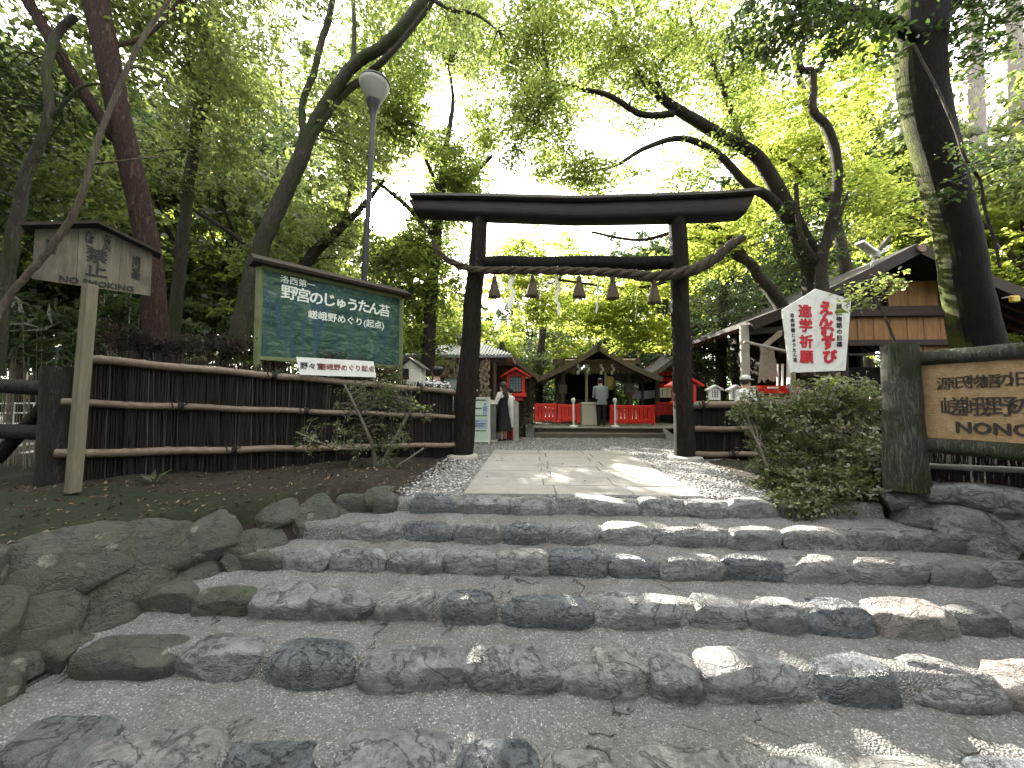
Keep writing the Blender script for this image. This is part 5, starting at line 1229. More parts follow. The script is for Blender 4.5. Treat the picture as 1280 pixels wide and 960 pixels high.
# person in patterned kimono behind the fence
q = g0(cp(546, 556, 7.2)); q.x = cp(546, 500, 7.2).x
T, b = person('person with black hair pinned up in a white kimono with dark pattern behind the fence', q, math.radians(35), 1.68, 0, None, 'bun')
t = NT('patterned_kimono'); v = t.coord('Object'); w_ = t.n('ShaderNodeTexWave', wave_type='RINGS'); t.l(t.coord('Object', (1, 1, .6)), w_.inputs['Vector']); w_.inputs['Scale'].default_value = 7; w_.inputs['Distortion'].default_value = 9; w_.inputs['Detail'].default_value = 2
t.bsdf(t.ramp(w_.outputs['Fac'], [(.16, (.02, .02, .025)), (.22, (.55, .55, .55))]), .8, .3)
T.part('kimono', loft(T, [((0, 0, .05), .125, .10), ((0, 0, .3), .125, .10), ((0, 0, .5), .122, .092), ((0, 0, .62), .115, .09), ((0, 0, .72), .118, .085), ((0, 0, .78), .115, .072), ((0, 0, .815), .085, .055), ((0, -.01, .842), .044, .045)], 26), t.m, smooth=70)
for sd in 'LR': T.part('sleeve', sleeve(T, sd, .052, .085, f=.85), t.m, smooth=70)
T.part('obi_sash', loft(T, [((0, 0, .58), .122, .096), ((0, 0, .66), .124, .096)], 26), M('obi', (.10, .10, .12), .7)); shoes(T, m_brownsh, 'sandal')
for d_ in ((-.035, 0), (.035, 0)): T.hair.lathe(T.J['skull'] + Vector((d_[0] * 1.6, -.05, .05)), [(.004, -.06), (.05, -.03), (.06, 0), (.05, .04), (.004, .07)], 10)
finish_hair(T, m_hairb)

# praying man
q = cp(752, 534, 12.0); q.z = zt + .003
T, b = person('man in a grey jacket and black trousers bowing before the offering box', q, 0, 1.60, .28, {'L': ((-.13, .08, .63), (-.02, .16, .72)), 'R': ((.13, .08, .63), (.02, .16, .72))}, 'short')
T.part('jacket', loft(T, [((0, 0, .44), .118, .09), ((0, 0, .54), .115, .088), ((0, 0, .63), .108, .08), ((0, 0, .72), .122, .084), ((0, 0, .78), .125, .075), ((0, 0, .815), .09, .055), ((0, 0, .845), .042, .042)], 24), m_grey, smooth=70)
for sd in 'LR': T.part('sleeve', sleeve(T, sd, .048, .034), m_grey, smooth=70)
for sd in 'LR':
    J = T.J; T.part('trouser_leg', MB().tube([J['hip' + sd] + Vector((0, 0, .06 * T.h)), J['hip' + sd], J['kn' + sd], J['calf' + sd], J['an' + sd] - Vector((0, 0, .01 * T.h))], [.066 * T.h, .064 * T.h, .047 * T.h, .042 * T.h, .036 * T.h], 14), m_black, smooth=70)
shoes(T, m_brownsh); finish_hair(T, m_hairb)

# visitor with a white sun visor at the right
q = g0(cp(931, 545, 8.3)); q.x = cp(931, 500, 8.3).x
T, b = person('person in white sun visor and white top, seen sideways behind the right fence', q, math.radians(-72), 1.58, .05, None, 'short')
T.part('top', loft(T, [((0, 0, .50), .11, .085), ((0, 0, .62), .095, .075), ((0, 0, .72), .108, .078), ((0, 0, .775), .112, .07), ((0, 0, .81), .085, .055), ((0, 0, .838), .04, .04)], 22), m_robe, smooth=70)
for sd in 'LR': T.part('sleeve', sleeve(T, sd, .045, .036, f=.3), m_robe, smooth=70)
T.part('trousers', loft(T, [((0, 0, .06), .10, .07), ((0, 0, .3), .105, .078), ((0, 0, .52), .108, .085)], 20), m_black, smooth=70); shoes(T, m_brownsh)
sk = T.J['skull']; h = T.h
T.part('visor_band', MB().lathe(sk + Vector((0, -.01 * h, .030 * h)), [(.066 * h, 0), (.070 * h, .004 * h), (.069 * h, .026 * h), (.063 * h, .045 * h), (.04 * h, .062 * h), (.006, .07 * h)], 24, sx=.92, sy=1.06), m_white, smooth=60)
br = [sk + Vector((math.cos(a) * .066 * h, -.01 * h + math.sin(a) * .07 * h, .036 * h)) for a in np.linspace(.15, PI - .15, 13)]; bo = [sk + Vector((math.cos(a) * .075 * h, .025 * h + math.sin(a) * .10 * h, .026 * h)) for a in np.linspace(.15, PI - .15, 13)]
vb = MB(); R = [[a_, b_, b_ + Vector((0, 0, .006)), a_ + Vector((0, 0, .006))] for a_, b_ in zip(br, bo)]; vb.rings(R); T.part('visor_brim', vb, m_white); finish_hair(T, m_hair)
# ================================================================== trees and shrubs
bk_red = bark('reddish_bark', (.018, .010, .0085), (.066, .038, .030), scale=1.8, bump=1.0)
bk_grey = bark('grey_bark', (.022, .019, .016), (.085, .075, .062), moss=(.03, .04, .015), scale=2.2, bump=.8)
bk_dark = bark('dark_bark', (.016, .013, .010), (.055, .045, .035), scale=2.2, bump=.8)
bk_pale = bark('pale_bark', (.13, .11, .08), (.34, .30, .23), scale=1.5, bump=.5)
bk_twig = bark('twig_bark', (.06, .052, .042), (.19, .165, .135), scale=3, bump=.4)
bk_pale2 = bark('pale_leaning_bark', (.035, .028, .022), (.115, .095, .07), scale=1.5, bump=.5)
bk_moss = bark('mossy_bark', (.003, .0027, .0024), (.012, .010, .0075), moss=(.050, .060, .008), scale=2.2, bump=1.0, mossdir=(-.93, .35, .1))
bk_cedar = bark('cedar_bark', (.10, .085, .075), (.26, .23, .20), scale=1.6, bump=.6)
lf_mid = leaf_mat('mid_green_leaves', [(.034, .046, .020), (.062, .080, .034), (.105, .122, .055)], [(.14, .19, .05), (.26, .33, .085), (.42, .46, .12)], .5, .30, .7)
lf_dark = leaf_mat('dark_glossy_leaves', [(.016, .028, .012), (.03, .048, .02), (.058, .08, .032)], [(.05, .09, .02), (.09, .15, .03), (.15, .22, .045)], .32, .28, .6)
lf_maple = leaf_mat('yellow_green_maple_leaves', [(.07, .10, .02), (.10, .13, .026), (.14, .15, .03)], [(.28, .37, .065), (.43, .51, .09), (.59, .60, .13)], .68, .5, .3)
lf_maple2 = leaf_mat('green_maple_leaves', [(.045, .07, .02), (.072, .10, .026), (.11, .13, .034)], [(.15, .21, .05), (.26, .34, .07), (.42, .47, .11)], .62, .5, .3)
lf_con = leaf_mat('conifer_needles', [(.010, .022, .012), (.018, .036, .018), (.035, .055, .024)], [(.03, .06, .02), (.05, .09, .03), (.08, .12, .04)], .25, .6, .3)
lf_grey = leaf_mat('grey_green_leaves', [(.024, .040, .020), (.045, .066, .032), (.08, .10, .05)], [(.06, .10, .03), (.11, .17, .05), (.17, .23, .07)], .35, .32, .6)
lf_bush = leaf_mat('azalea_leaves', [(.035, .048, .02), (.085, .098, .042), (.17, .165, .09)], [(.08, .12, .03), (.16, .21, .05), (.25, .28, .1)], .35, .36, .55)
GAPS += [(tuple(cpz(px, py, 0.0)), rad) for px, py, rad in ((842, 606, .5), (875, 598, .3), (800, 590, .28), (840, 560, .4))]
GAPS += [(tuple(cpz(px, py, z)), rad) for px, py, z, rad in ((1000, 640, 0, .16), (760, 655, -.14, .12), (905, 660, -.14, .16), (640, 690, -.28, .13), (820, 690, -.28, .14), (1010, 705, -.28, .18), (745, 720, -.3, .16), (930, 740, -.42, .11), (1040, 752, -.42, .13), (1200, 770, -.42, .15), (720, 800, -.56, .13), (860, 790, -.5, .12), (900, 818, -.56, .10), (1050, 810, -.56, .09), (1240, 822, -.56, .13), (560, 790, -.56, .10), (600, 912, -.7, .12), (840, 930, -.7, .09), (210, 920, -.7, .12), (530, 740, -.42, .1))]

def clump_centers(specs):
    out = []
    for px, py, Z, rx, ry, rz, n, *o in specs:
        c = cp(px, py, Z); sc = Z / F; u = RNG.normal(size=(n, 3)); u /= np.linalg.norm(u, axis=1)[:, None]; u *= RNG.random((n, 1)) ** .45
        P = np.array(c) + u[:, :1] * rx * sc * np.array(cR) + u[:, 1:2] * rz * np.array(cH) + u[:, 2:3] * ry * sc * np.array([0, 0, 1])
        k = snoise(P, 1.15, 5 + int(abs(px) + abs(py)) % 97, 3) > (o[0] if o else -.25)
        out.append(P[k])
    return np.concatenate(out)
def twigs(mb, C, nodes, every, r0=.012, seed=0, tmax=1.5):
    r = random.Random(seed); N = np.array([n[:] for n in nodes])
    for i in range(0, len(C), every):
        c = Vector(C[i]); dd = np.linalg.norm(N - C[i], axis=1) + np.maximum(0, N[:, 2] - C[i][2]) * .6; k = int(dd.argmin()); a = Vector(N[k]); L = (c - a).length
        if L < .05 or L > tmax: continue
        m = a.lerp(c, .5) + Vector((r.uniform(-.1, .1), r.uniform(-.1, .1), .12)) * L
        q = spline([a, m, c], 4); rr = r0 * min(1.6, .5 + L * .4); mb.tube(q, [lerp(rr, rr * .3, t / (len(q) - 1)) for t in range(len(q))], 5, cap=False)
    return mb
def tree(name, label, limbs, specs, lmat, bmat, per=16, spread=.22, leaf=.065, flat=.5, aspect=.5, upb=.75, hang=.2, tw=3, group=None, sides=16, wob=.05, trunk_name='trunk', cat='tree', gap=True, twr=.012, dens=1.0, big=1.0, dz=0.0, rs=1.0):
    limbs = [[(p[0], p[1], p[2] + dz, p[3]) for p in l] for l in limbs]; specs = [(q_[0], q_[1], q_[2] + dz, *q_[3:6], int(q_[6] * dens), *q_[7:]) for q_ in specs]; leaf *= big; spread *= 1 + (big - 1) * .5
    mb = MB(); nodes = []; base = None
    for li, limb in enumerate(limbs):
        pts = [cp(*p[:3]) for p in limb]; q = spline(pts, 7); rr = np.interp(np.linspace(0, 1, len(q)), np.linspace(0, 1, len(limb)), [p[3] * p[2] / F / math.sqrt(1 + ((p[0] - 640) / F) ** 2) * rs for p in limb])
        if base is None: base = Vector((pts[0].x, pts[0].y, gh(pts[0].x, pts[0].y))); 
        r = random.Random(li); q = [p + Vector((r.uniform(-1, 1), r.uniform(-1, 1), 0)) * rr[i] * (.10 if rr[0] < .2 else .02) for i, p in enumerate(q)]
        mb.tube(q, list(rr), sides if rr[0] > .05 else 8, wob, li + len(limbs)); nodes += q[len(q) // 4:] if li == 0 else q
    T = Thing(name, label, cat, base, group)
    C = clump_centers(specs) if specs else np.zeros((0, 3))
    T.part(trunk_name, mb, bmat, smooth=60)
    if len(C):
        if tw: T.part('branches', twigs(MB(), C, nodes, max(1, int(tw * (1 + .8 * (dens > 1.5)))), twr), bmat, smooth=60)
        P, N, A, L, W, rn = spray_leaves(C, per, spread, leaf, flat, aspect, upb, hang); k = keep_open(P) if gap else np.ones(len(P), bool)
        T.part('crown', leaf_mesh('crown', P[k], N[k], A[k], L[k], W[k], T.b, rn[k], fine=limbs[0][0][2] < 8.2), lmat)
    return T

# --- left side
tree('broadleaf_tree', 'big forked tree with smooth reddish brown trunk behind the no smoking board', [
  [(205, 470, 5.4, 34), (196, 420, 5.4, 25), (190, 350, 5.4, 22.5), (178, 270, 5.4, 23), (163, 205, 5.35, 24), (148, 140, 5.3, 24), (130, 50, 5.3, 26), (112, -40, 5.3, 26), (90, -150, 5.3, 22)],
  [(158, 190, 5.35, 14), (128, 150, 5.2, 13.5), (85, 85, 5.1, 14), (40, 10, 5.0, 15), (0, -60, 5.0, 14), (-60, -160, 5, 10)],
  [(135, 60, 5.3, 6), (190, 40, 5.6, 4), (240, -20, 5.8, 3)]],
  [(60, 40, 5.8, 130, 90, 1.3, 150), (150, -40, 6.0, 160, 70, 1.5, 130), (260, 30, 6.6, 90, 80, 1.2, 90), (20, 190, 6.2, 100, 90, 1.0, 100), (110, 250, 6.6, 90, 60, .8, 60)], lf_mid, bk_red, 20, .24, .075, sides=24, dens=2.0, big=1.25, rs=.74)
tree('broadleaf_tree', 'slanting grey tree splitting into several dark limbs beside the green signboard', [
  [(298, 440, 6.6, 25), (303, 395, 6.6, 22), (322, 320, 6.6, 19), (345, 265, 6.6, 18), (368, 215, 6.6, 17), (386, 168, 6.6, 17)],
  [(384, 170, 6.6, 13), (408, 128, 6.6, 12.5), (442, 82, 6.5, 12), (482, 55, 6.4, 11), (520, 12, 6.3, 11), (556, -40, 6.3, 9), (600, -110, 6.3, 6)],
  [(388, 172, 6.6, 10), (425, 122, 6.7, 8), (462, 92, 6.7, 7.5), (495, 58, 6.7, 6.5), (535, 8, 6.7, 6), (580, -60, 6.7, 4)],
  [(380, 172, 6.7, 9), (378, 130, 6.8, 7.5), (392, 92, 6.8, 7), (402, 50, 6.8, 7), (410, 25, 6.8, 7), (425, -40, 6.8, 5)],
  [(441, 80, 6.5, 6), (443, 40, 6.5, 5), (440, -30, 6.5, 4)],
  [(535, -4, 6.3, 4), (565, 12, 6.2, 4.5), (595, 18, 6.1, 3), (622, 38, 6.0, 1.5)]],
  [(330, 40, 6.9, 110, 80, 1.2, 130), (470, -20, 6.6, 150, 60, 1.6, 140), (600, 30, 6.6, 60, 60, 1.0, 55, .05), (640, 80, 6.8, 45, 70, .9, 34, .1), (240, 170, 7.2, 80, 90, .9, 80), (430, 150, 7.2, 60, 60, .8, 50), (300, 110, 7.4, 70, 60, 1.0, 90, -.3), (340, 40, 7.6, 80, 60, 1.0, 90, -.2), (290, 190, 7.6, 50, 50, .8, 55, -.2), (470, 200, 7.4, 45, 40, .7, 40, -.1)], lf_mid, bk_grey, 18, .22, .068, sides=22, dens=1.8, big=1.15, dz=.7, rs=.62)
tree('slender_tree', 'thin straight grey tree between the red trunk and the slanting tree', [[(214, 450, 8, 9), (228, 300, 8, 8.5), (240, 200, 8, 8), (255, 90, 8, 7), (268, 0, 8, 6.5), (278, -90, 8, 5)], [(240, 190, 8, 4), (262, 120, 8, 3), (285, 30, 8, 2)]],
  [(250, 70, 8.2, 80, 110, 1.2, 120), (190, 240, 8.3, 60, 80, 1, 70), (280, 330, 8.4, 60, 70, 1, 70)], lf_mid, bk_grey, 20, .26, .08, dens=2.0, big=1.3)
tree('twisted_tree', 'pale crooked slender tree at the left edge', [[(-8, 470, 4.6, 15), (2, 380, 4.6, 13), (22, 270, 4.6, 11), (34, 215, 4.6, 9.5), (50, 180, 4.6, 8.5), (62, 140, 4.6, 8), (58, 90, 4.6, 8), (70, 45, 4.7, 7), (95, 20, 4.7, 6)], [(62, 150, 4.6, 4), (100, 110, 4.6, 3), (130, 105, 4.7, 2)]],
  [(10, 110, 5.0, 80, 90, .7, 75), (-20, 260, 5.2, 70, 80, .6, 65)], lf_dark, bk_grey, 18, .2, .07, dens=1.8, big=1.25)
tree('leaning_sapling', 'pale bare leaning trunk crossing in front of the no smoking board', [[(-40, 480, 3.0, 16), (0, 388, 3.15, 12), (28, 350, 3.2, 11), (55, 320, 3.25, 10.5), (92, 268, 3.3, 10), (112, 210, 3.35, 9), (128, 160, 3.4, 8), (158, 88, 3.5, 7), (182, 42, 3.6, 6.5), (215, -5, 3.7, 5)], [(118, 205, 3.35, 3.2), (160, 200, 3.4, 2.4), (205, 195, 3.6, 1.8)], [(158, 85, 3.5, 2), (195, 90, 3.6, 1.8), (245, 135, 3.8, 1.2)]],
  [(200, -10, 3.9, 60, 30, .4, 14), (240, 130, 3.9, 24, 18, .3, 5)], lf_mid, bk_pale2, 12, .18, .06, rs=.56)
tree('dark_tree', 'dark thin tree with low crossing limbs rising behind the green signboard', [[(345, 460, 8.6, 10), (362, 370, 8.6, 9), (385, 325, 8.6, 8), (418, 292, 8.6, 6), (450, 262, 8.6, 4), (480, 225, 8.6, 2)], [(418, 292, 8.6, 4), (432, 268, 8.7, 3), (438, 230, 8.7, 2)], [(366, 360, 8.6, 5), (300, 300, 8.6, 4), (235, 258, 8.6, 2.5)]],
  [(420, 270, 8.8, 75, 60, 1.0, 95, -.1), (360, 330, 9.0, 60, 60, 1, 70), (470, 350, 9.2, 45, 60, 1, 70, -.1)], lf_mid, bk_dark, 20, .26, .085, dens=2.0, big=1.3)
tree('broadleaf_tree', 'leafy tree beside the lamp with reddening tips above the left end of the gate', [[(535, 470, 9.5, 9), (538, 380, 9.5, 8), (545, 300, 9.5, 7), (555, 200, 9.5, 4), (566, 130, 9.5, 2.5), (560, 80, 9.5, 1)], [(545, 300, 9.5, 4), (500, 250, 9.4, 3), (430, 200, 9.4, 2)], [(548, 270, 9.5, 4), (590, 220, 9.3, 3), (615, 195, 9.2, 2)], [(550, 240, 9.5, 3), (520, 170, 9.6, 2), (500, 120, 9.6, 1)]],
  [(560, 230, 9.6, 58, 50, 1.2, 210, -.5), (540, 130, 9.8, 80, 70, 1.4, 260, -.4), (500, 300, 9.7, 60, 50, 1.0, 140, -.4), (480, 140, 9.9, 60, 60, 1.0, 120, -.4), (590, 60, 9.8, 40, 60, 1.0, 90, -.2), (430, 120, 10.2, 50, 80, 1.0, 110, -.3), (600, 170, 9.6, 24, 40, .7, 50, -.3), (540, 20, 9.8, 90, 40, 1.2, 130, -.3), (505, 60, 9.9, 80, 60, 1.3, 130), (540, 330, 9.6, 60, 70, 1.1, 150, -.1), (520, 410, 9.8, 60, 50, 1.1, 110), (600, 110, 9.6, 34, 60, .8, 45, .1), (470, 200, 9.9, 50, 60, 1, 100)], lf_maple2, bk_dark, 22, .26, .085, dens=1.9, big=1.3)

# --- right side
tree('maple_tree', 'spreading maple with dark curving limbs reaching left over the gate', [
  [(1022, 470, 7.9, 22), (1020, 400, 7.9, 20), (1016, 335, 7.9, 17), (1003, 300, 7.9, 13), (977, 247, 7.8, 11), (946, 196, 7.7, 9.5), (905, 172, 7.6, 8.5), (868, 150, 7.5, 7.5), (834, 128, 7.4, 6), (798, 92, 7.3, 4.5), (777, 47, 7.3, 3), (760, 0, 7.3, 2)],
  [(842, 142, 7.4, 4.5), (802, 143, 7.2, 4), (762, 120, 7.0, 3.2), (724, 111, 6.9, 2.6), (686, 100, 6.8, 1.6)],
  [(985, 275, 7.8, 8), (962, 247, 7.7, 7), (934, 231, 7.6, 6.5), (899, 194, 7.5, 5), (855, 173, 7.3, 4), (809, 184, 7.1, 3), (771, 206, 7.0, 2), (735, 215, 6.9, 1.4)],
  [(930, 182, 7.7, 4.5), (912, 134, 7.7, 3.8), (890, 78, 7.7, 3.2), (868, 40, 7.7, 2.5), (855, -10, 7.7, 2)],
  [(834, 128, 7.4, 3), (820, 90, 7.3, 2.4), (850, 55, 7.3, 1.8)]],
  [(720, 60, 7.4, 75, 65, 1.3, 135, -.15), (800, 90, 7.5, 75, 70, 1.2, 165), (880, 70, 7.8, 70, 75, 1.2, 140), (760, 150, 7.2, 70, 34, 1.0, 75, -.05), (690, 130, 7.0, 45, 60, .9, 50, .05), (700, 215, 7.0, 48, 34, .8, 44, .05), (800, 10, 7.6, 120, 40, 1.3, 110), (680, 20, 7.2, 60, 50, 1, 60, .05), (930, 120, 8.2, 50, 70, .9, 80), (780, 215, 7.3, 50, 26, .7, 26, .1), (850, 215, 7.6, 40, 26, .7, 30, .0), (700, 165, 7.0, 55, 36, .8, 60, -.1), (660, 60, 7.1, 50, 60, .9, 60, -.1), (900, 170, 7.8, 40, 40, .8, 60, -.2), (640, 170, 7.0, 22, 40, .5, 20, 0), (735, 222, 6.9, 40, 20, .5, 40, -.5), (690, 205, 6.9, 40, 24, .5, 30, -.3), (845, 240, 7.5, 40, 16, .6, 26, -.3), (660, 130, 6.9, 30, 30, .5, 24, -.2)],
  lf_maple2, bk_dark, 28, .26, .055, flat=.3, aspect=.62, upb=.85, hang=.06, tw=4, dens=1.75, big=1.18)
tree('maple_tree', 'bright yellow green maple behind the gate ropes, drooping over the hall roof', [
  [(985, 440, 9.0, 12), (977, 385, 9.0, 10), (952, 350, 9.2, 8.5), (935, 327, 9.3, 7), (910, 315, 9.5, 6), (880, 297, 9.8, 4), (840, 300, 10.2, 3)], [(935, 327, 9.3, 5), (905, 290, 9.6, 4), (865, 284, 10, 3), (800, 300, 10.6, 2), (740, 290, 11, 1.5)], [(910, 315, 9.5, 4), (850, 345, 10, 3), (790, 360, 10.5, 2), (700, 350, 11, 1.5)]],
  [(690, 330, 11, 80, 50, 1.2, 210, -.3), (790, 380, 10.8, 70, 42, 1.0, 230, -.5), (830, 330, 10.4, 60, 45, 1.0, 130, -.3), (740, 400, 10.8, 40, 24, .7, 70, -.4), (650, 350, 11.2, 45, 55, 1.0, 90, -.2), (905, 300, 9.8, 60, 50, 1.0, 120, -.2), (805, 420, 10.8, 55, 22, .6, 70, -.4), (680, 385, 10.8, 40, 24, .7, 60, -.4), (760, 310, 10.8, 60, 30, .8, 70, -.2)],
  lf_maple, bk_dark, 26, .27, .075, flat=.3, aspect=.65, upb=.8, hang=.06, tw=6, dens=1.6, big=1.35)
tree('maple_tree', 'tall sunlit yellow maple filling the space between the spreading maple and the mossy trunk', [
  [(1070, 470, 10.5, 10), (1065, 380, 10.5, 9), (1050, 300, 10.5, 8), (1030, 200, 10.5, 6), (1000, 100, 10.5, 5), (980, 0, 10.5, 4)], [(1045, 260, 10.5, 4), (980, 200, 10.3, 3), (930, 170, 10.2, 2)]],
  [(960, 90, 10.6, 65, 85, 1.4, 260, -.3), (1000, 190, 10.6, 70, 75, 1.4, 250, -.3), (925, 215, 10.2, 50, 50, 1.0, 100, -.2), (1060, 90, 10.8, 60, 90, 1.2, 150, -.2), (1080, 250, 10.8, 60, 60, 1.2, 120, -.1), (960, 270, 10.4, 50, 30, 1.0, 80, -.1)],
  lf_maple, bk_dark, 26, .28, .085, flat=.35, aspect=.62, upb=.8, hang=.08, tw=6, dens=1.6, big=1.35)
tree('crooked_tree', 'thin black tree with an S shaped stem above the five sided sign', [
  [(1024, 470, 7.4, 9), (1026, 340, 7.4, 8), (1036, 290, 7.4, 7.5), (1046, 240, 7.4, 7.5), (1046, 200, 7.4, 7), (1034, 160, 7.4, 6.5), (1016, 138, 7.4, 6), (1017, 112, 7.4, 5.5), (1014, 90, 7.4, 5.5), (1001, 86, 7.3, 4.5), (1001, 60, 7.3, 4), (1012, 40, 7.2, 4), (1024, 20, 7.2, 4)], [(1015, 90, 7.4, 4), (1022, 88, 7.4, 4), (1030, 78, 7.4, 3.5)], [(1018, 325, 7.4, 5), (1000, 290, 7.4, 4), (995, 230, 7.5, 3)], [(1024, 330, 7.4, 5), (1042, 290, 7.6, 4), (1060, 240, 7.6, 2)]],
  [(1015, 265, 7.8, 60, 42, .8, 85, -.2), (1000, 315, 8.0, 50, 40, .8, 90, -.2), (1050, 60, 7.3, 40, 40, .6, 20)], lf_dark, bk_dark, 16, .2, .07)
tree('mossy_tree', 'huge black trunk with yellow green moss on its left side, right of the wooden shop', [
  [(1235, 500, 6.6, 42), (1222, 430, 6.6, 38), (1207, 360, 6.6, 35), (1196, 290, 6.6, 33), (1178, 220, 6.6, 33), (1160, 150, 6.6, 34), (1150, 80, 6.55, 36), (1152, 10, 6.5, 40), (1150, -90, 6.5, 36)],
  [(1150, 50, 6.4, 14), (1110, 28, 6.2, 12), (1060, 15, 6.0, 10), (1005, 0, 5.8, 9), (950, -14, 5.6, 8), (880, -45, 5.4, 6)],
  [(1165, 45, 6.5, 14), (1185, 15, 6.4, 11), (1215, -20, 6.3, 9)]],
  [(1040, 30, 5.6, 90, 36, .7, 48, -.1), (1200, 110, 5.2, 60, 50, .5, 20, 0), (960, 40, 5.6, 60, 34, .6, 30, 0), (1180, 230, 5.4, 45, 40, .4, 12, 0), (1230, 20, 6.2, 80, 60, .9, 60), (1090, 110, 5.8, 50, 40, .5, 20, .1)], lf_dark, bk_moss, 16, .2, .085, sides=30, wob=.02, dens=1.8, big=1.15)
tree('hanging_vine', 'thin bare vine stem hanging across the mossy trunk', [[(1250, 335, 5.4, 2.5), (1243, 300, 5.4, 2.4), (1232, 265, 5.4, 2.4), (1224, 225, 5.4, 2.8), (1205, 195, 5.4, 3), (1193, 160, 5.5, 2.4), (1172, 112, 5.7, 2.2), (1155, 80, 5.9, 2), (1142, 55, 6.0, 2)], [(1224, 222, 5.4, 2), (1260, 205, 5.3, 1.8), (1285, 195, 5.2, 1.5)]],
  [(1225, 195, 5.3, 36, 22, .3, 16), (1262, 205, 5.2, 30, 20, .3, 12), (1190, 235, 5.5, 25, 20, .2, 8)], lf_dark, bk_dark, 9, .16, .075, tw=2, cat='vine', trunk_name='stem', twr=.006)
tree('sapling', 'small sapling with a few leaves growing behind the grey log post', [[(1122, 440, 4.4, 2.2), (1112, 410, 4.5, 2), (1098, 380, 4.6, 1.8), (1085, 350, 4.7, 1.4)], [(1098, 380, 4.6, 1.3), (1108, 362, 4.6, 1.1), (1118, 356, 4.6, .8)]],
  [(1088, 362, 4.7, 26, 20, .25, 20, -.6), (1112, 356, 4.6, 18, 12, .2, 8, -.8), (1070, 378, 4.7, 16, 14, .2, 8, -.8)], lf_mid, bk_dark, 9, .13, .06, tw=1, trunk_name='stem', twr=.006)
tree('evergreen_tree', 'grey green glossy evergreen in front of the dark wood right of the gate', [[(900, 520, 12.5, 8), (902, 430, 12.5, 7), (905, 350, 12.5, 5), (908, 300, 12.5, 3)]],
  [(905, 370, 12.4, 60, 55, 1.6, 260, -.4), (890, 440, 12.6, 55, 45, 1.4, 220, -.4), (955, 400, 12.8, 45, 70, 1.4, 170, -.4), (950, 310, 12.8, 50, 40, 1.2, 120, -.2)], lf_grey, bk_dark, 16, .3, .10, tw=8)
tree('evergreen_tree', 'dark low evergreen filling the gap between red lantern and worship hall', [[(672, 540, 15.5, 6), (675, 450, 15.5, 5), (680, 400, 15.5, 4)]],
  [(672, 455, 14.6, 26, 36, .9, 150, -.6), (690, 420, 16, 46, 26, 1.2, 150, -.6), (655, 500, 14.2, 16, 24, .6, 60, -.6)], lf_grey, bk_dark, 16, .3, .10, tw=8)

# --- shrubs in front
tree('shrub', 'big loose green bush hanging over the top steps right of the path', [
  [(1035, 612, 4.75, 5), (1020, 570, 4.7, 4), (1000, 520, 4.7, 3), (985, 480, 4.8, 2)], [(1040, 612, 4.7, 5), (1060, 560, 4.65, 4), (1085, 510, 4.7, 2.5)], [(1030, 612, 4.7, 4), (1000, 590, 4.5, 3), (965, 590, 4.4, 2), (950, 560, 4.4, 1.5)], [(1040, 614, 4.7, 4), (1060, 618, 4.3, 3), (1090, 625, 4.0, 2)], [(1030, 612, 4.7, 3), (1010, 618, 4.3, 2.5), (990, 632, 4.1, 1.5)]],
  [(1030, 560, 4.75, 92, 62, .50, 340, -.4), (1045, 500, 4.85, 70, 34, .42, 160, -.5), (985, 540, 4.7, 54, 50, .34, 130, -.3), (985, 600, 4.4, 44, 36, .3, 110, -.3), (1050, 618, 4.05, 76, 30, .28, 260, -.6), (1095, 590, 4.15, 40, 45, .3, 150, -.5), (955, 585, 4.5, 36, 36, .22, 90, -.2), (1010, 628, 3.9, 44, 18, .18, 110, -.6), (950, 520, 4.7, 34, 34, .25, 70, -.2)],
  lf_bush, bk_twig, 24, .105, .044, flat=.6, aspect=.55, upb=.6, hang=.1, tw=3, cat='bush', trunk_name='stems', gap=False, twr=.0055)
tree('shrub', 'thin twiggy shrub leaning on the brushwood fence left of the gate', [
  [(470, 596, 5.3, 3), (466, 560, 5.25, 2.4), (450, 520, 5.2, 2), (430, 480, 5.2, 1.4)], [(470, 596, 5.3, 3), (490, 555, 5.3, 2.4), (515, 510, 5.35, 1.8)], [(466, 560, 5.25, 2), (420, 560, 5.0, 1.5), (370, 540, 4.7, 1)], [(470, 596, 5.3, 2), (500, 580, 5.2, 1.4), (530, 560, 5.3, 1)]],
  [(475, 500, 5.35, 62, 28, .22, 105, -.4), (460, 545, 5.2, 60, 34, .22, 62, -.1), (510, 530, 5.4, 36, 36, .2, 46, -.2), (395, 540, 4.9, 40, 28, .16, 20, .0), (470, 585, 5.2, 44, 16, .16, 20, 0)],
  lf_bush, bk_twig, 16, .095, .042, flat=.6, upb=.6, tw=1, cat='bush', trunk_name='stems', gap=False, twr=.005)
tree('shrub', 'dark leafless brush heaped on the left fence in front of the red trunk', [[(170, 470, 4.95, 2), (175, 440, 4.95, 2), (165, 415, 5, 1.5)]],
  [(150, 425, 4.9, 34, 24, .14, 50, -.8), (210, 438, 5.1, 50, 18, .14, 44, -.8), (270, 436, 5.35, 50, 16, .16, 50, -.8), (300, 432, 5.5, 40, 14, .16, 30, -.8)], leaf_mat('withered_brush', [(.016, .011, .009), (.04, .026, .02), (.09, .06, .045)], [(.02, .012, .01), (.03, .02, .015), (.05, .035, .025)], .1, .7, .3), bk_dark, 22, .13, .075, aspect=.10, upb=.2, hang=-.35, tw=2, cat='bush', trunk_name='stems', gap=False, twr=.004)
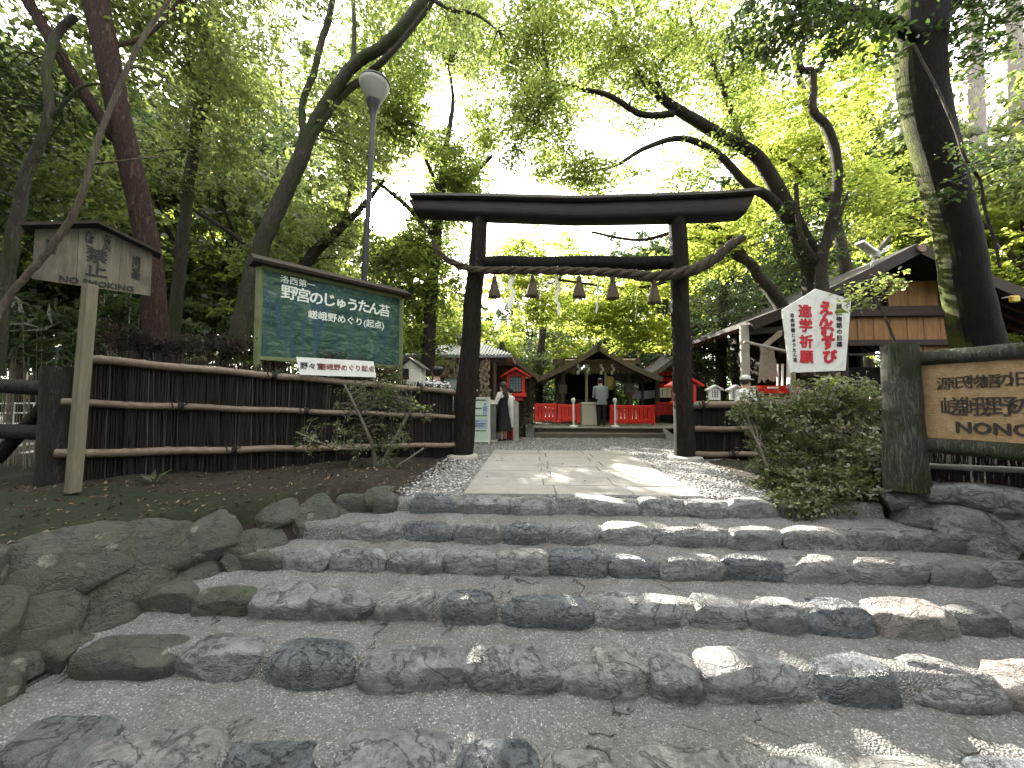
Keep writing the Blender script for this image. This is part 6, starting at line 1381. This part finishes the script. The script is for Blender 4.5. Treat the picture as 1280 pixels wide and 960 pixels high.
tree('hedge', 'dusty red leaved low hedge under the green signboard', [[(340, 470, 5.8, 2), (342, 450, 5.8, 2)]], [(345, 448, 5.75, 26, 14, .18, 60, -.9), (400, 452, 6.1, 60, 14, .2, 110, -.9), (480, 468, 6.5, 40, 14, .2, 70, -.9)],
  leaf_mat('reddish_leaves', [(.03, .02, .014), (.07, .03, .022), (.08, .065, .03)], [(.05, .02, .015), (.09, .04, .02), (.1, .09, .03)], .3, .45, .4), bk_dark, 14, .10, .035, tw=0, cat='bush', trunk_name='stems', gap=False)
tree('hedge', 'low dark clipped hedge between the wooden stake and the stone platform', [[(655, 548, 11.6, 2), (655, 530, 11.6, 2)]], [(656, 530, 11.6, 14, 18, .4, 150, -.9)], lf_dark, bk_dark, 14, .12, .04, tw=0, cat='hedge', trunk_name='stems', gap=False)

# bamboo grass: blades are long and narrow
def sasa(label, spec, leaf=.26, per=9, n=None):
    C = clump_centers([spec]); c0 = cp(*spec[:3]); base = Vector((c0.x, c0.y, gh(c0.x, c0.y))); T = Thing('bamboo_grass', label, 'bamboo grass', base, 'bamboo grass behind the left fences')
    st = MB()
    for i in range(0, len(C), 2): c = Vector(C[i]); st.tube([Vector((c.x * .8 + base.x * .2, c.y * .8 + base.y * .2, base.z)), c], .005, 4, cap=False)
    T.part('stems', st, bk_pale); P, N, A, L, W, rn = spray_leaves(C, per, .16, leaf, .8, .14, .6, .35); T.part('leaves', leaf_mesh('leaves', P, N, A, L, W, T.b, rn), lf_dark)
sasa('clump of dark bamboo grass behind the black log fence at the left edge', (10, 410, 5.4, 60, 50, .4, 90, -.6))
sasa('clump of bamboo grass with glinting blades left of the sign post', (80, 425, 5.3, 50, 42, .4, 90, -.6))
sasa('clump of bamboo grass between the sign post and the red trunk', (140, 395, 5.9, 34, 34, .3, 55, -.6))
# single fern at the foot of the fence
c = cp(192, 603, 4.25); base = Vector((c.x, c.y, gh(c.x, c.y))); T = Thing('broad_leaf_plant', 'small broad leaved seedling at the foot of the left brushwood fence', 'plant', base); P = []; A = []
for k in range(6): a = k * 1.05; d = Vector((math.cos(a), math.sin(a) * .6, .8)).normalized(); P.append(base + d * .12); A.append(d)
T.part('leaves', leaf_mesh('leaves', np.array(P), np.array([[-d.x * .4, -d.y - .4, .6] for d in A]), np.array(A), np.full(6, .20), np.full(6, .055), base), lf_mid)

lf_far = leaf_mat('far_leaves', [(.012, .024, .009), (.024, .042, .014), (.045, .068, .02)], [(.03, .06, .01), (.06, .11, .02), (.12, .18, .03)], .35, .5, .3)
# ================================================================== the wood all round
def bg_proto(kind, seed):
    r = np.random.default_rng(seed); tb = MB(); 
    if kind == 'conifer':
        H = 13; tb.tube([(0, 0, -.3), (.05, 0, 4), (0, .05, 9), (0, 0, H)], [.26, .2, .12, .02], 10, .05); C = []
        for i in range(330):
            t = r.random() ** .8; z = lerp(2.2, H, t); rr = (1 - t) * 2.5 + .2; a = r.uniform(0, 6.28); q = rr * math.sqrt(r.uniform(.15, 1)); C.append((q * math.cos(a), q * math.sin(a), z - q * .35))
        C = np.array(C); per, sp, lf, asp, up, hg = 36, .42, .20, .32, .5, .5
    else:
        H = {'broadleaf': 9.5, 'maple': 7.5}[kind]; lim = [[(0, 0, -.3), (.15, .05, 2), (.1, 0, 4), (.3, .1, 6.2), (.2, 0, H)], [(.12, 0, 3), (1.0, .3, 4.6), (1.8, .5, 6.4)], [(.1, 0, 3.4), (-.9, -.3, 5), (-1.6, -.6, 6.8)], [(.1, 0, 2.8), (.2, 1.0, 4.6), (.1, 1.7, 6)], [(.15, 0, 4), (.1, -1, 5.4), (-.2, -1.8, 7)]]
        nodes = []
        for i, l in enumerate(lim): q = spline(l, 6); R0 = .19 if i == 0 else .09; tb.tube(q, [lerp(R0, .03, k / (len(q) - 1)) for k in range(len(q))], 10, .06, i); nodes += q[6 if i == 0 else 0:]
        C = []
        for i in range(24):
            a = r.uniform(0, 6.28); z = r.uniform(2.6, H); rr = 2.4 * math.sqrt(max(.05, 1 - ((z - H * .58) / (H * .52)) ** 2)) * r.uniform(.3, 1); c = np.array([rr * math.cos(a), rr * math.sin(a), z]); m = 16; C.append(c + r.normal(size=(m, 3)) * np.array([.62, .62, .40]))
        C = np.concatenate(C); C = C[C[:, 2] > 1.2]; twigs(tb, C, nodes, 6, .016, seed); per, sp, lf, asp, up, hg = (42, .36, .185, .52, .6, .2) if kind == 'broadleaf' else (44, .36, .16, .62, .75, .08)
    PROTO_C[(kind, {1: 0, 2: 1, 3: 0, 4: 0, 5: 1}[seed])] = (C, (per, sp, lf, .5, asp, up, hg)); P, N, A, L, W, rn = spray_leaves(C, per, sp, lf, .5, asp, up, hg)
    return tb.mesh('trunk', (0, 0, 0), 60), leaf_mesh('crown', P, N, A, L, W, (0, 0, 0), rn)
PROTO_C = {}
PROTO = {('broadleaf', 0): bg_proto('broadleaf', 1), ('broadleaf', 1): bg_proto('broadleaf', 2), ('maple', 0): bg_proto('maple', 3), ('conifer', 0): bg_proto('conifer', 4), ('conifer', 1): bg_proto('conifer', 5)}
for (k_, i_), (tm, cm) in PROTO.items():
    tm.materials.append(bk_dark if k_ != 'conifer' else bk_cedar); cm.materials.append({'broadleaf': lf_mid, 'maple': lf_maple, 'conifer': lf_con}[k_])
first = {}
cm2 = PROTO[('broadleaf', 1)][1]; cm2.materials.clear(); cm2.materials.append(lf_grey)
def bg(kind, v, px, Z, s, label, sz=None, own=None):
    c = cp(px, 500, Z); loc = Vector((c.x, c.y, gh(c.x, c.y)))
    nm = {'broadleaf': 'broadleaf_tree', 'maple': 'maple_tree', 'conifer': 'conifer_tree'}[kind]; grp = 'trees of the wood behind the shrine'
    rz = random.uniform(0, 6.28); scl = (s, s, sz or s)
    if 300 < px < 680:      # trees towards the low sun: crowns of their own, open where the beams pass
        T = Thing(nm, label, 'tree', loc, grp); T.b = Vector((0, 0, 0)); T.part('trunk', PROTO[(kind, v)][0], None); T.o.scale = scl
        C, pr = PROTO_C[(kind, v)]; P, N, A, L, W, rn = spray_leaves(C, *pr); k = keep_open(P * np.array(scl) + np.array(loc))
        T.part('crown', leaf_mesh('crown', P[k], N[k], A[k], L[k], W[k], (0, 0, 0), rn[k]), PROTO[(kind, v)][1].materials[0]); return
    if (kind, v) not in first:
        T = Thing(nm, label, 'tree', loc, grp); T.b = Vector((0, 0, 0)); T.part('trunk', PROTO[(kind, v)][0], None); T.part('crown', PROTO[(kind, v)][1], None); T.o.rotation_euler = (0, 0, rz); T.o.scale = scl; first[(kind, v)] = T.o
    else: copy_thing(first[(kind, v)], loc, rz, scl, label)
# left side of the wood
bg('broadleaf', 0, -60, 9, 1.0, 'bushy green tree at the far left edge behind the black log fence')
bg('broadleaf', 1, 40, 11, 1.15, 'grey green tree seen above the left half of the no smoking board')
bg('broadleaf', 0, 110, 12.5, 1.2, 'green tree in the wood straight behind the fork of the red trunk')
bg('broadleaf', 1, 270, 12.5, 1.15, 'grey green tree between the thin grey tree and the slanting tree')
bg('broadleaf', 0, 330, 11.5, .95, 'green tree just behind the left end of the green signboard')
bg('maple', 0, 210, 15, 1.6, 'pale leafed maple deep in the wood right of the red trunk')
bg('broadleaf', 0, 20, 17, 1.7, 'tall tree at the back of the wood above the left edge', 1.8)
bg('broadleaf', 1, 160, 19, 1.8, 'tall grey green tree far back behind the red trunk', 1.75)
bg('broadleaf', 0, 330, 19, 1.8, 'tall green tree far back above the slanting tree', 2.0)
bg('maple', 0, 395, 13.5, 1.0, 'pale green maple seen just over the green signboard')
bg('broadleaf', 1, 455, 15, .95, 'grey green tree below the sun beside the lamp pole')
bg('maple', 0, 520, 15, .95, 'light green maple above the pale tiled kiosk roof')
bg('maple', 0, 585, 17, .85, 'light green maple seen left of the left gate post')
bg('broadleaf', 0, -200, 7.5, 1.1, 'leafy tree beyond the left edge behind the leaning pale trunk')
bg('conifer', 1, 250, 23, 1.3, 'tall conifer at the very back left of the lamp')
# middle
bg('conifer', 0, 640, 21, .66, 'dark conifer above the roof behind the red lantern')
bg('conifer', 1, 700, 22, .64, 'dark conifer behind the left slope of the worship hall')
bg('conifer', 0, 765, 23, .66, 'dark conifer behind the ridge of the worship hall')
bg('maple', 0, 660, 19, .74, 'light maple in the gap left of the worship hall roof')
bg('maple', 0, 735, 20, 1.05, 'light maple showing under the middle of the tie beam')
bg('broadleaf', 1, 820, 18, .95, 'grey green tree beside the right gate post')
bg('broadleaf', 0, 872, 19, 1.1, 'green tree right of the right gate post, far back')
# right side
bg('broadleaf', 1, 935, 16, 1.15, 'grey green tree above the left eave of the shop')
bg('maple', 0, 930, 20, 1.6, 'bright maple far back above the rope end')
bg('conifer', 0, 1000, 24, 1.15, 'tall conifer far back above the five sided sign')
bg('broadleaf', 0, 1060, 20, 1.7, 'broad green tree behind the shop ridge')
bg('conifer', 1, 1110, 22, 1.3, 'tall conifer left of the mossy trunk')
bg('maple', 0, 1140, 17, 1.35, 'yellow green maple directly behind the mossy trunk')
bg('conifer', 0, 1190, 25, 1.4, 'tall conifer far behind the mossy trunk')
bg('broadleaf', 1, 1250, 18, 1.6, 'grey green tree right of the mossy trunk')
bg('maple', 0, 1290, 14, 1.2, 'yellow green maple at the right edge over the shop eave')
bg('broadleaf', 0, 1370, 12, 1.3, 'leafy tree beyond the right edge beside the shop')
# bare tall cedar stems at upper right
def cedar(px0, px1, Z, r, label):
    a, b = cp(px0, 470, Z), cp(px1, -120, Z); a.z = gh(a.x, a.y); mb = MB(); q = [a.lerp(b, i / 20) for i in range(21)]; mb.tube(q, [lerp(r, r * .7, i / 20) for i in range(21)], 14, .04, px0)
    T = Thing('cedar_tree', label, 'tree', a, 'bare cedar stems at upper right'); T.part('trunk', mb, bk_cedar, smooth=60)
    C = np.array([np.array(q[int(RNG.integers(9, 21))]) + RNG.normal(size=3) * np.array([1.0, 1.0, .5]) for _ in range(70)]); T.part('branches', twigs(MB(), C, q[9:], 2, .014), bk_cedar, smooth=60)
    P, N, A, L, W, rn = spray_leaves(C, 14, .4, .14, .5, .35, .6, .4); T.part('crown', leaf_mesh('crown', P, N, A, L, W, T.b, rn), lf_con)
cedar(1232, 1212, 15, .30, 'pale bare cedar stem just right of the mossy trunk')
cedar(1285, 1262, 16, .32, 'pale bare cedar stem at the right edge of the photo')
cedar(1135, 1122, 19, .22, 'slim bare cedar stem left of the mossy trunk')
cedar(1085, 1072, 21, .22, 'slim bare cedar stem far back above the shop ridge')

# unseen trees added round the viewpoint, their crowns blocking the open sky
def near(kind, v, x, y, s, label):
    c = copy_thing(first[(kind, v)], (x, y, gh(x, y) if y > -1 else -.8), random.uniform(0, 6), s, label)
near('broadleaf', 0, -8.6, -.6, 1.3, 'unseen leafy tree on the bank left of the steps, added to block skylight')
near('broadleaf', 1, -4.6, -4.2, 1.5, 'unseen leafy tree left behind the viewpoint, added to block skylight')
near('broadleaf', 0, 4.6, -4.6, 1.5, 'unseen leafy tree right behind the viewpoint, added to block skylight')
near('broadleaf', 1, 9.8, -.6, 1.4, 'unseen leafy tree right of the steps, added to block skylight')
# the far wood as one mass, with an unseen part added behind
pts = []; rg = np.random.default_rng(77)
for i in range(7600):
    back = i % 4 == 0; px = rg.uniform(-900, 2200); Z = rg.uniform(27, 36)
    top = np.interp(px, [-200, 480, 590, 640, 830, 900, 1300], [17, 15, 9.5, 8.3, 8.3, 14, 18]); c = cp(px, 500, Z)
    if back: a_ = rg.uniform(PI * .93, PI * 2.07); Z = rg.uniform(15, 24); c = Vector((Z * math.cos(a_), Z * math.sin(a_), 0)); top = 14  # unseen foliage behind the viewpoint, added to cut the sky light from there
    z = rg.uniform(.3, 1) ** .8 * top * (1 + .12 * math.sin(px * .045) + .08 * math.sin(px * .11)); z = rg.uniform(0.3, max(.6, z)) if i % 3 else rg.uniform(.1, 3); pts.append((c.x, c.y, gh(c.x, c.y) + z))
P, N, A, L, W, rn = spray_leaves(np.array(pts), 30, .8, .42, .6, .6, .4, .2); k = keep_open(P); o = link('distant_wood', leaf_mesh('distant_wood', P[k], N[k], A[k], L[k], W[k], (0, 0, 0), rn[k]), lf_far); o['kind'] = 'stuff'

# ================================================================== sky, sun, exposure
el = math.asin(SUN.z); rot = math.atan2(SUN.x, SUN.y)
W_ = bpy.data.worlds.new('World'); S.world = W_; W_.use_nodes = True; nt = W_.node_tree; nt.nodes.clear()
out = nt.nodes.new('ShaderNodeOutputWorld'); bgn = nt.nodes.new('ShaderNodeBackground'); sky = nt.nodes.new('ShaderNodeTexSky')
sky.sky_type = 'NISHITA'; sky.sun_disc = False; sky.sun_elevation = el; sky.sun_rotation = rot; sky.air_density = 1.0; sky.dust_density = 3.0
bgn.inputs['Strength'].default_value = SKY_STRENGTH
# thin bright haze cloud over the sky and the sun's glare in it
tc = nt.nodes.new('ShaderNodeTexCoord'); dt = nt.nodes.new('ShaderNodeVectorMath'); dt.operation = 'DOT_PRODUCT'; nt.links.new(tc.outputs['Generated'], dt.inputs[0]); dt.inputs[1].default_value = SUN
gl = nt.nodes.new('ShaderNodeMapRange'); nt.links.new(dt.outputs['Value'], gl.inputs[0]); gl.inputs[1].default_value = math.cos(math.radians(4.0)); gl.inputs[2].default_value = math.cos(math.radians(1.6)); gl.inputs[3].default_value = 0; gl.inputs[4].default_value = 160
add = nt.nodes.new('ShaderNodeMix'); add.data_type = 'RGBA'; add.blend_type = 'MIX'; add.inputs[0].default_value = CLOUD_MIX; nt.links.new(sky.outputs[0], add.inputs[6]); add.inputs[7].default_value = CLOUD
ad2 = nt.nodes.new('ShaderNodeMix'); ad2.data_type = 'RGBA'; ad2.blend_type = 'ADD'; ad2.inputs[0].default_value = 1; nt.links.new(add.outputs[2], ad2.inputs[6]); nt.links.new(gl.outputs[0], ad2.inputs[7])
nt.links.new(ad2.outputs[2], bgn.inputs['Color']); nt.links.new(bgn.outputs[0], out.inputs['Surface'])
sl_ = bpy.data.lights.new('sun', 'SUN'); sl_.energy = SUN_STRENGTH; sl_.angle = math.radians(.53); sl_.color = (1, .93, .80)
so = bpy.data.objects.new('sun', sl_); COL.objects.link(so); so.rotation_euler = SUN.to_track_quat('Z', 'Y').to_euler(); so.location = (0, 0, 30)
S.view_settings.view_transform = 'Standard'; S.view_settings.look = 'None'; S.view_settings.exposure = EXPOSURE; S.view_settings.gamma = 1
S.view_settings.use_curve_mapping = False
S.render.engine = 'CYCLES'; cy = S.cycles
cy.max_bounces = 8; cy.diffuse_bounces = 4; cy.glossy_bounces = 2; cy.transmission_bounces = 6; cy.transparent_max_bounces = 4
cy.use_denoising = True; cy.denoiser = 'OPENIMAGEDENOISE'; cy.sample_clamp_indirect = 6; cy.caustics_reflective = False; cy.caustics_refractive = False
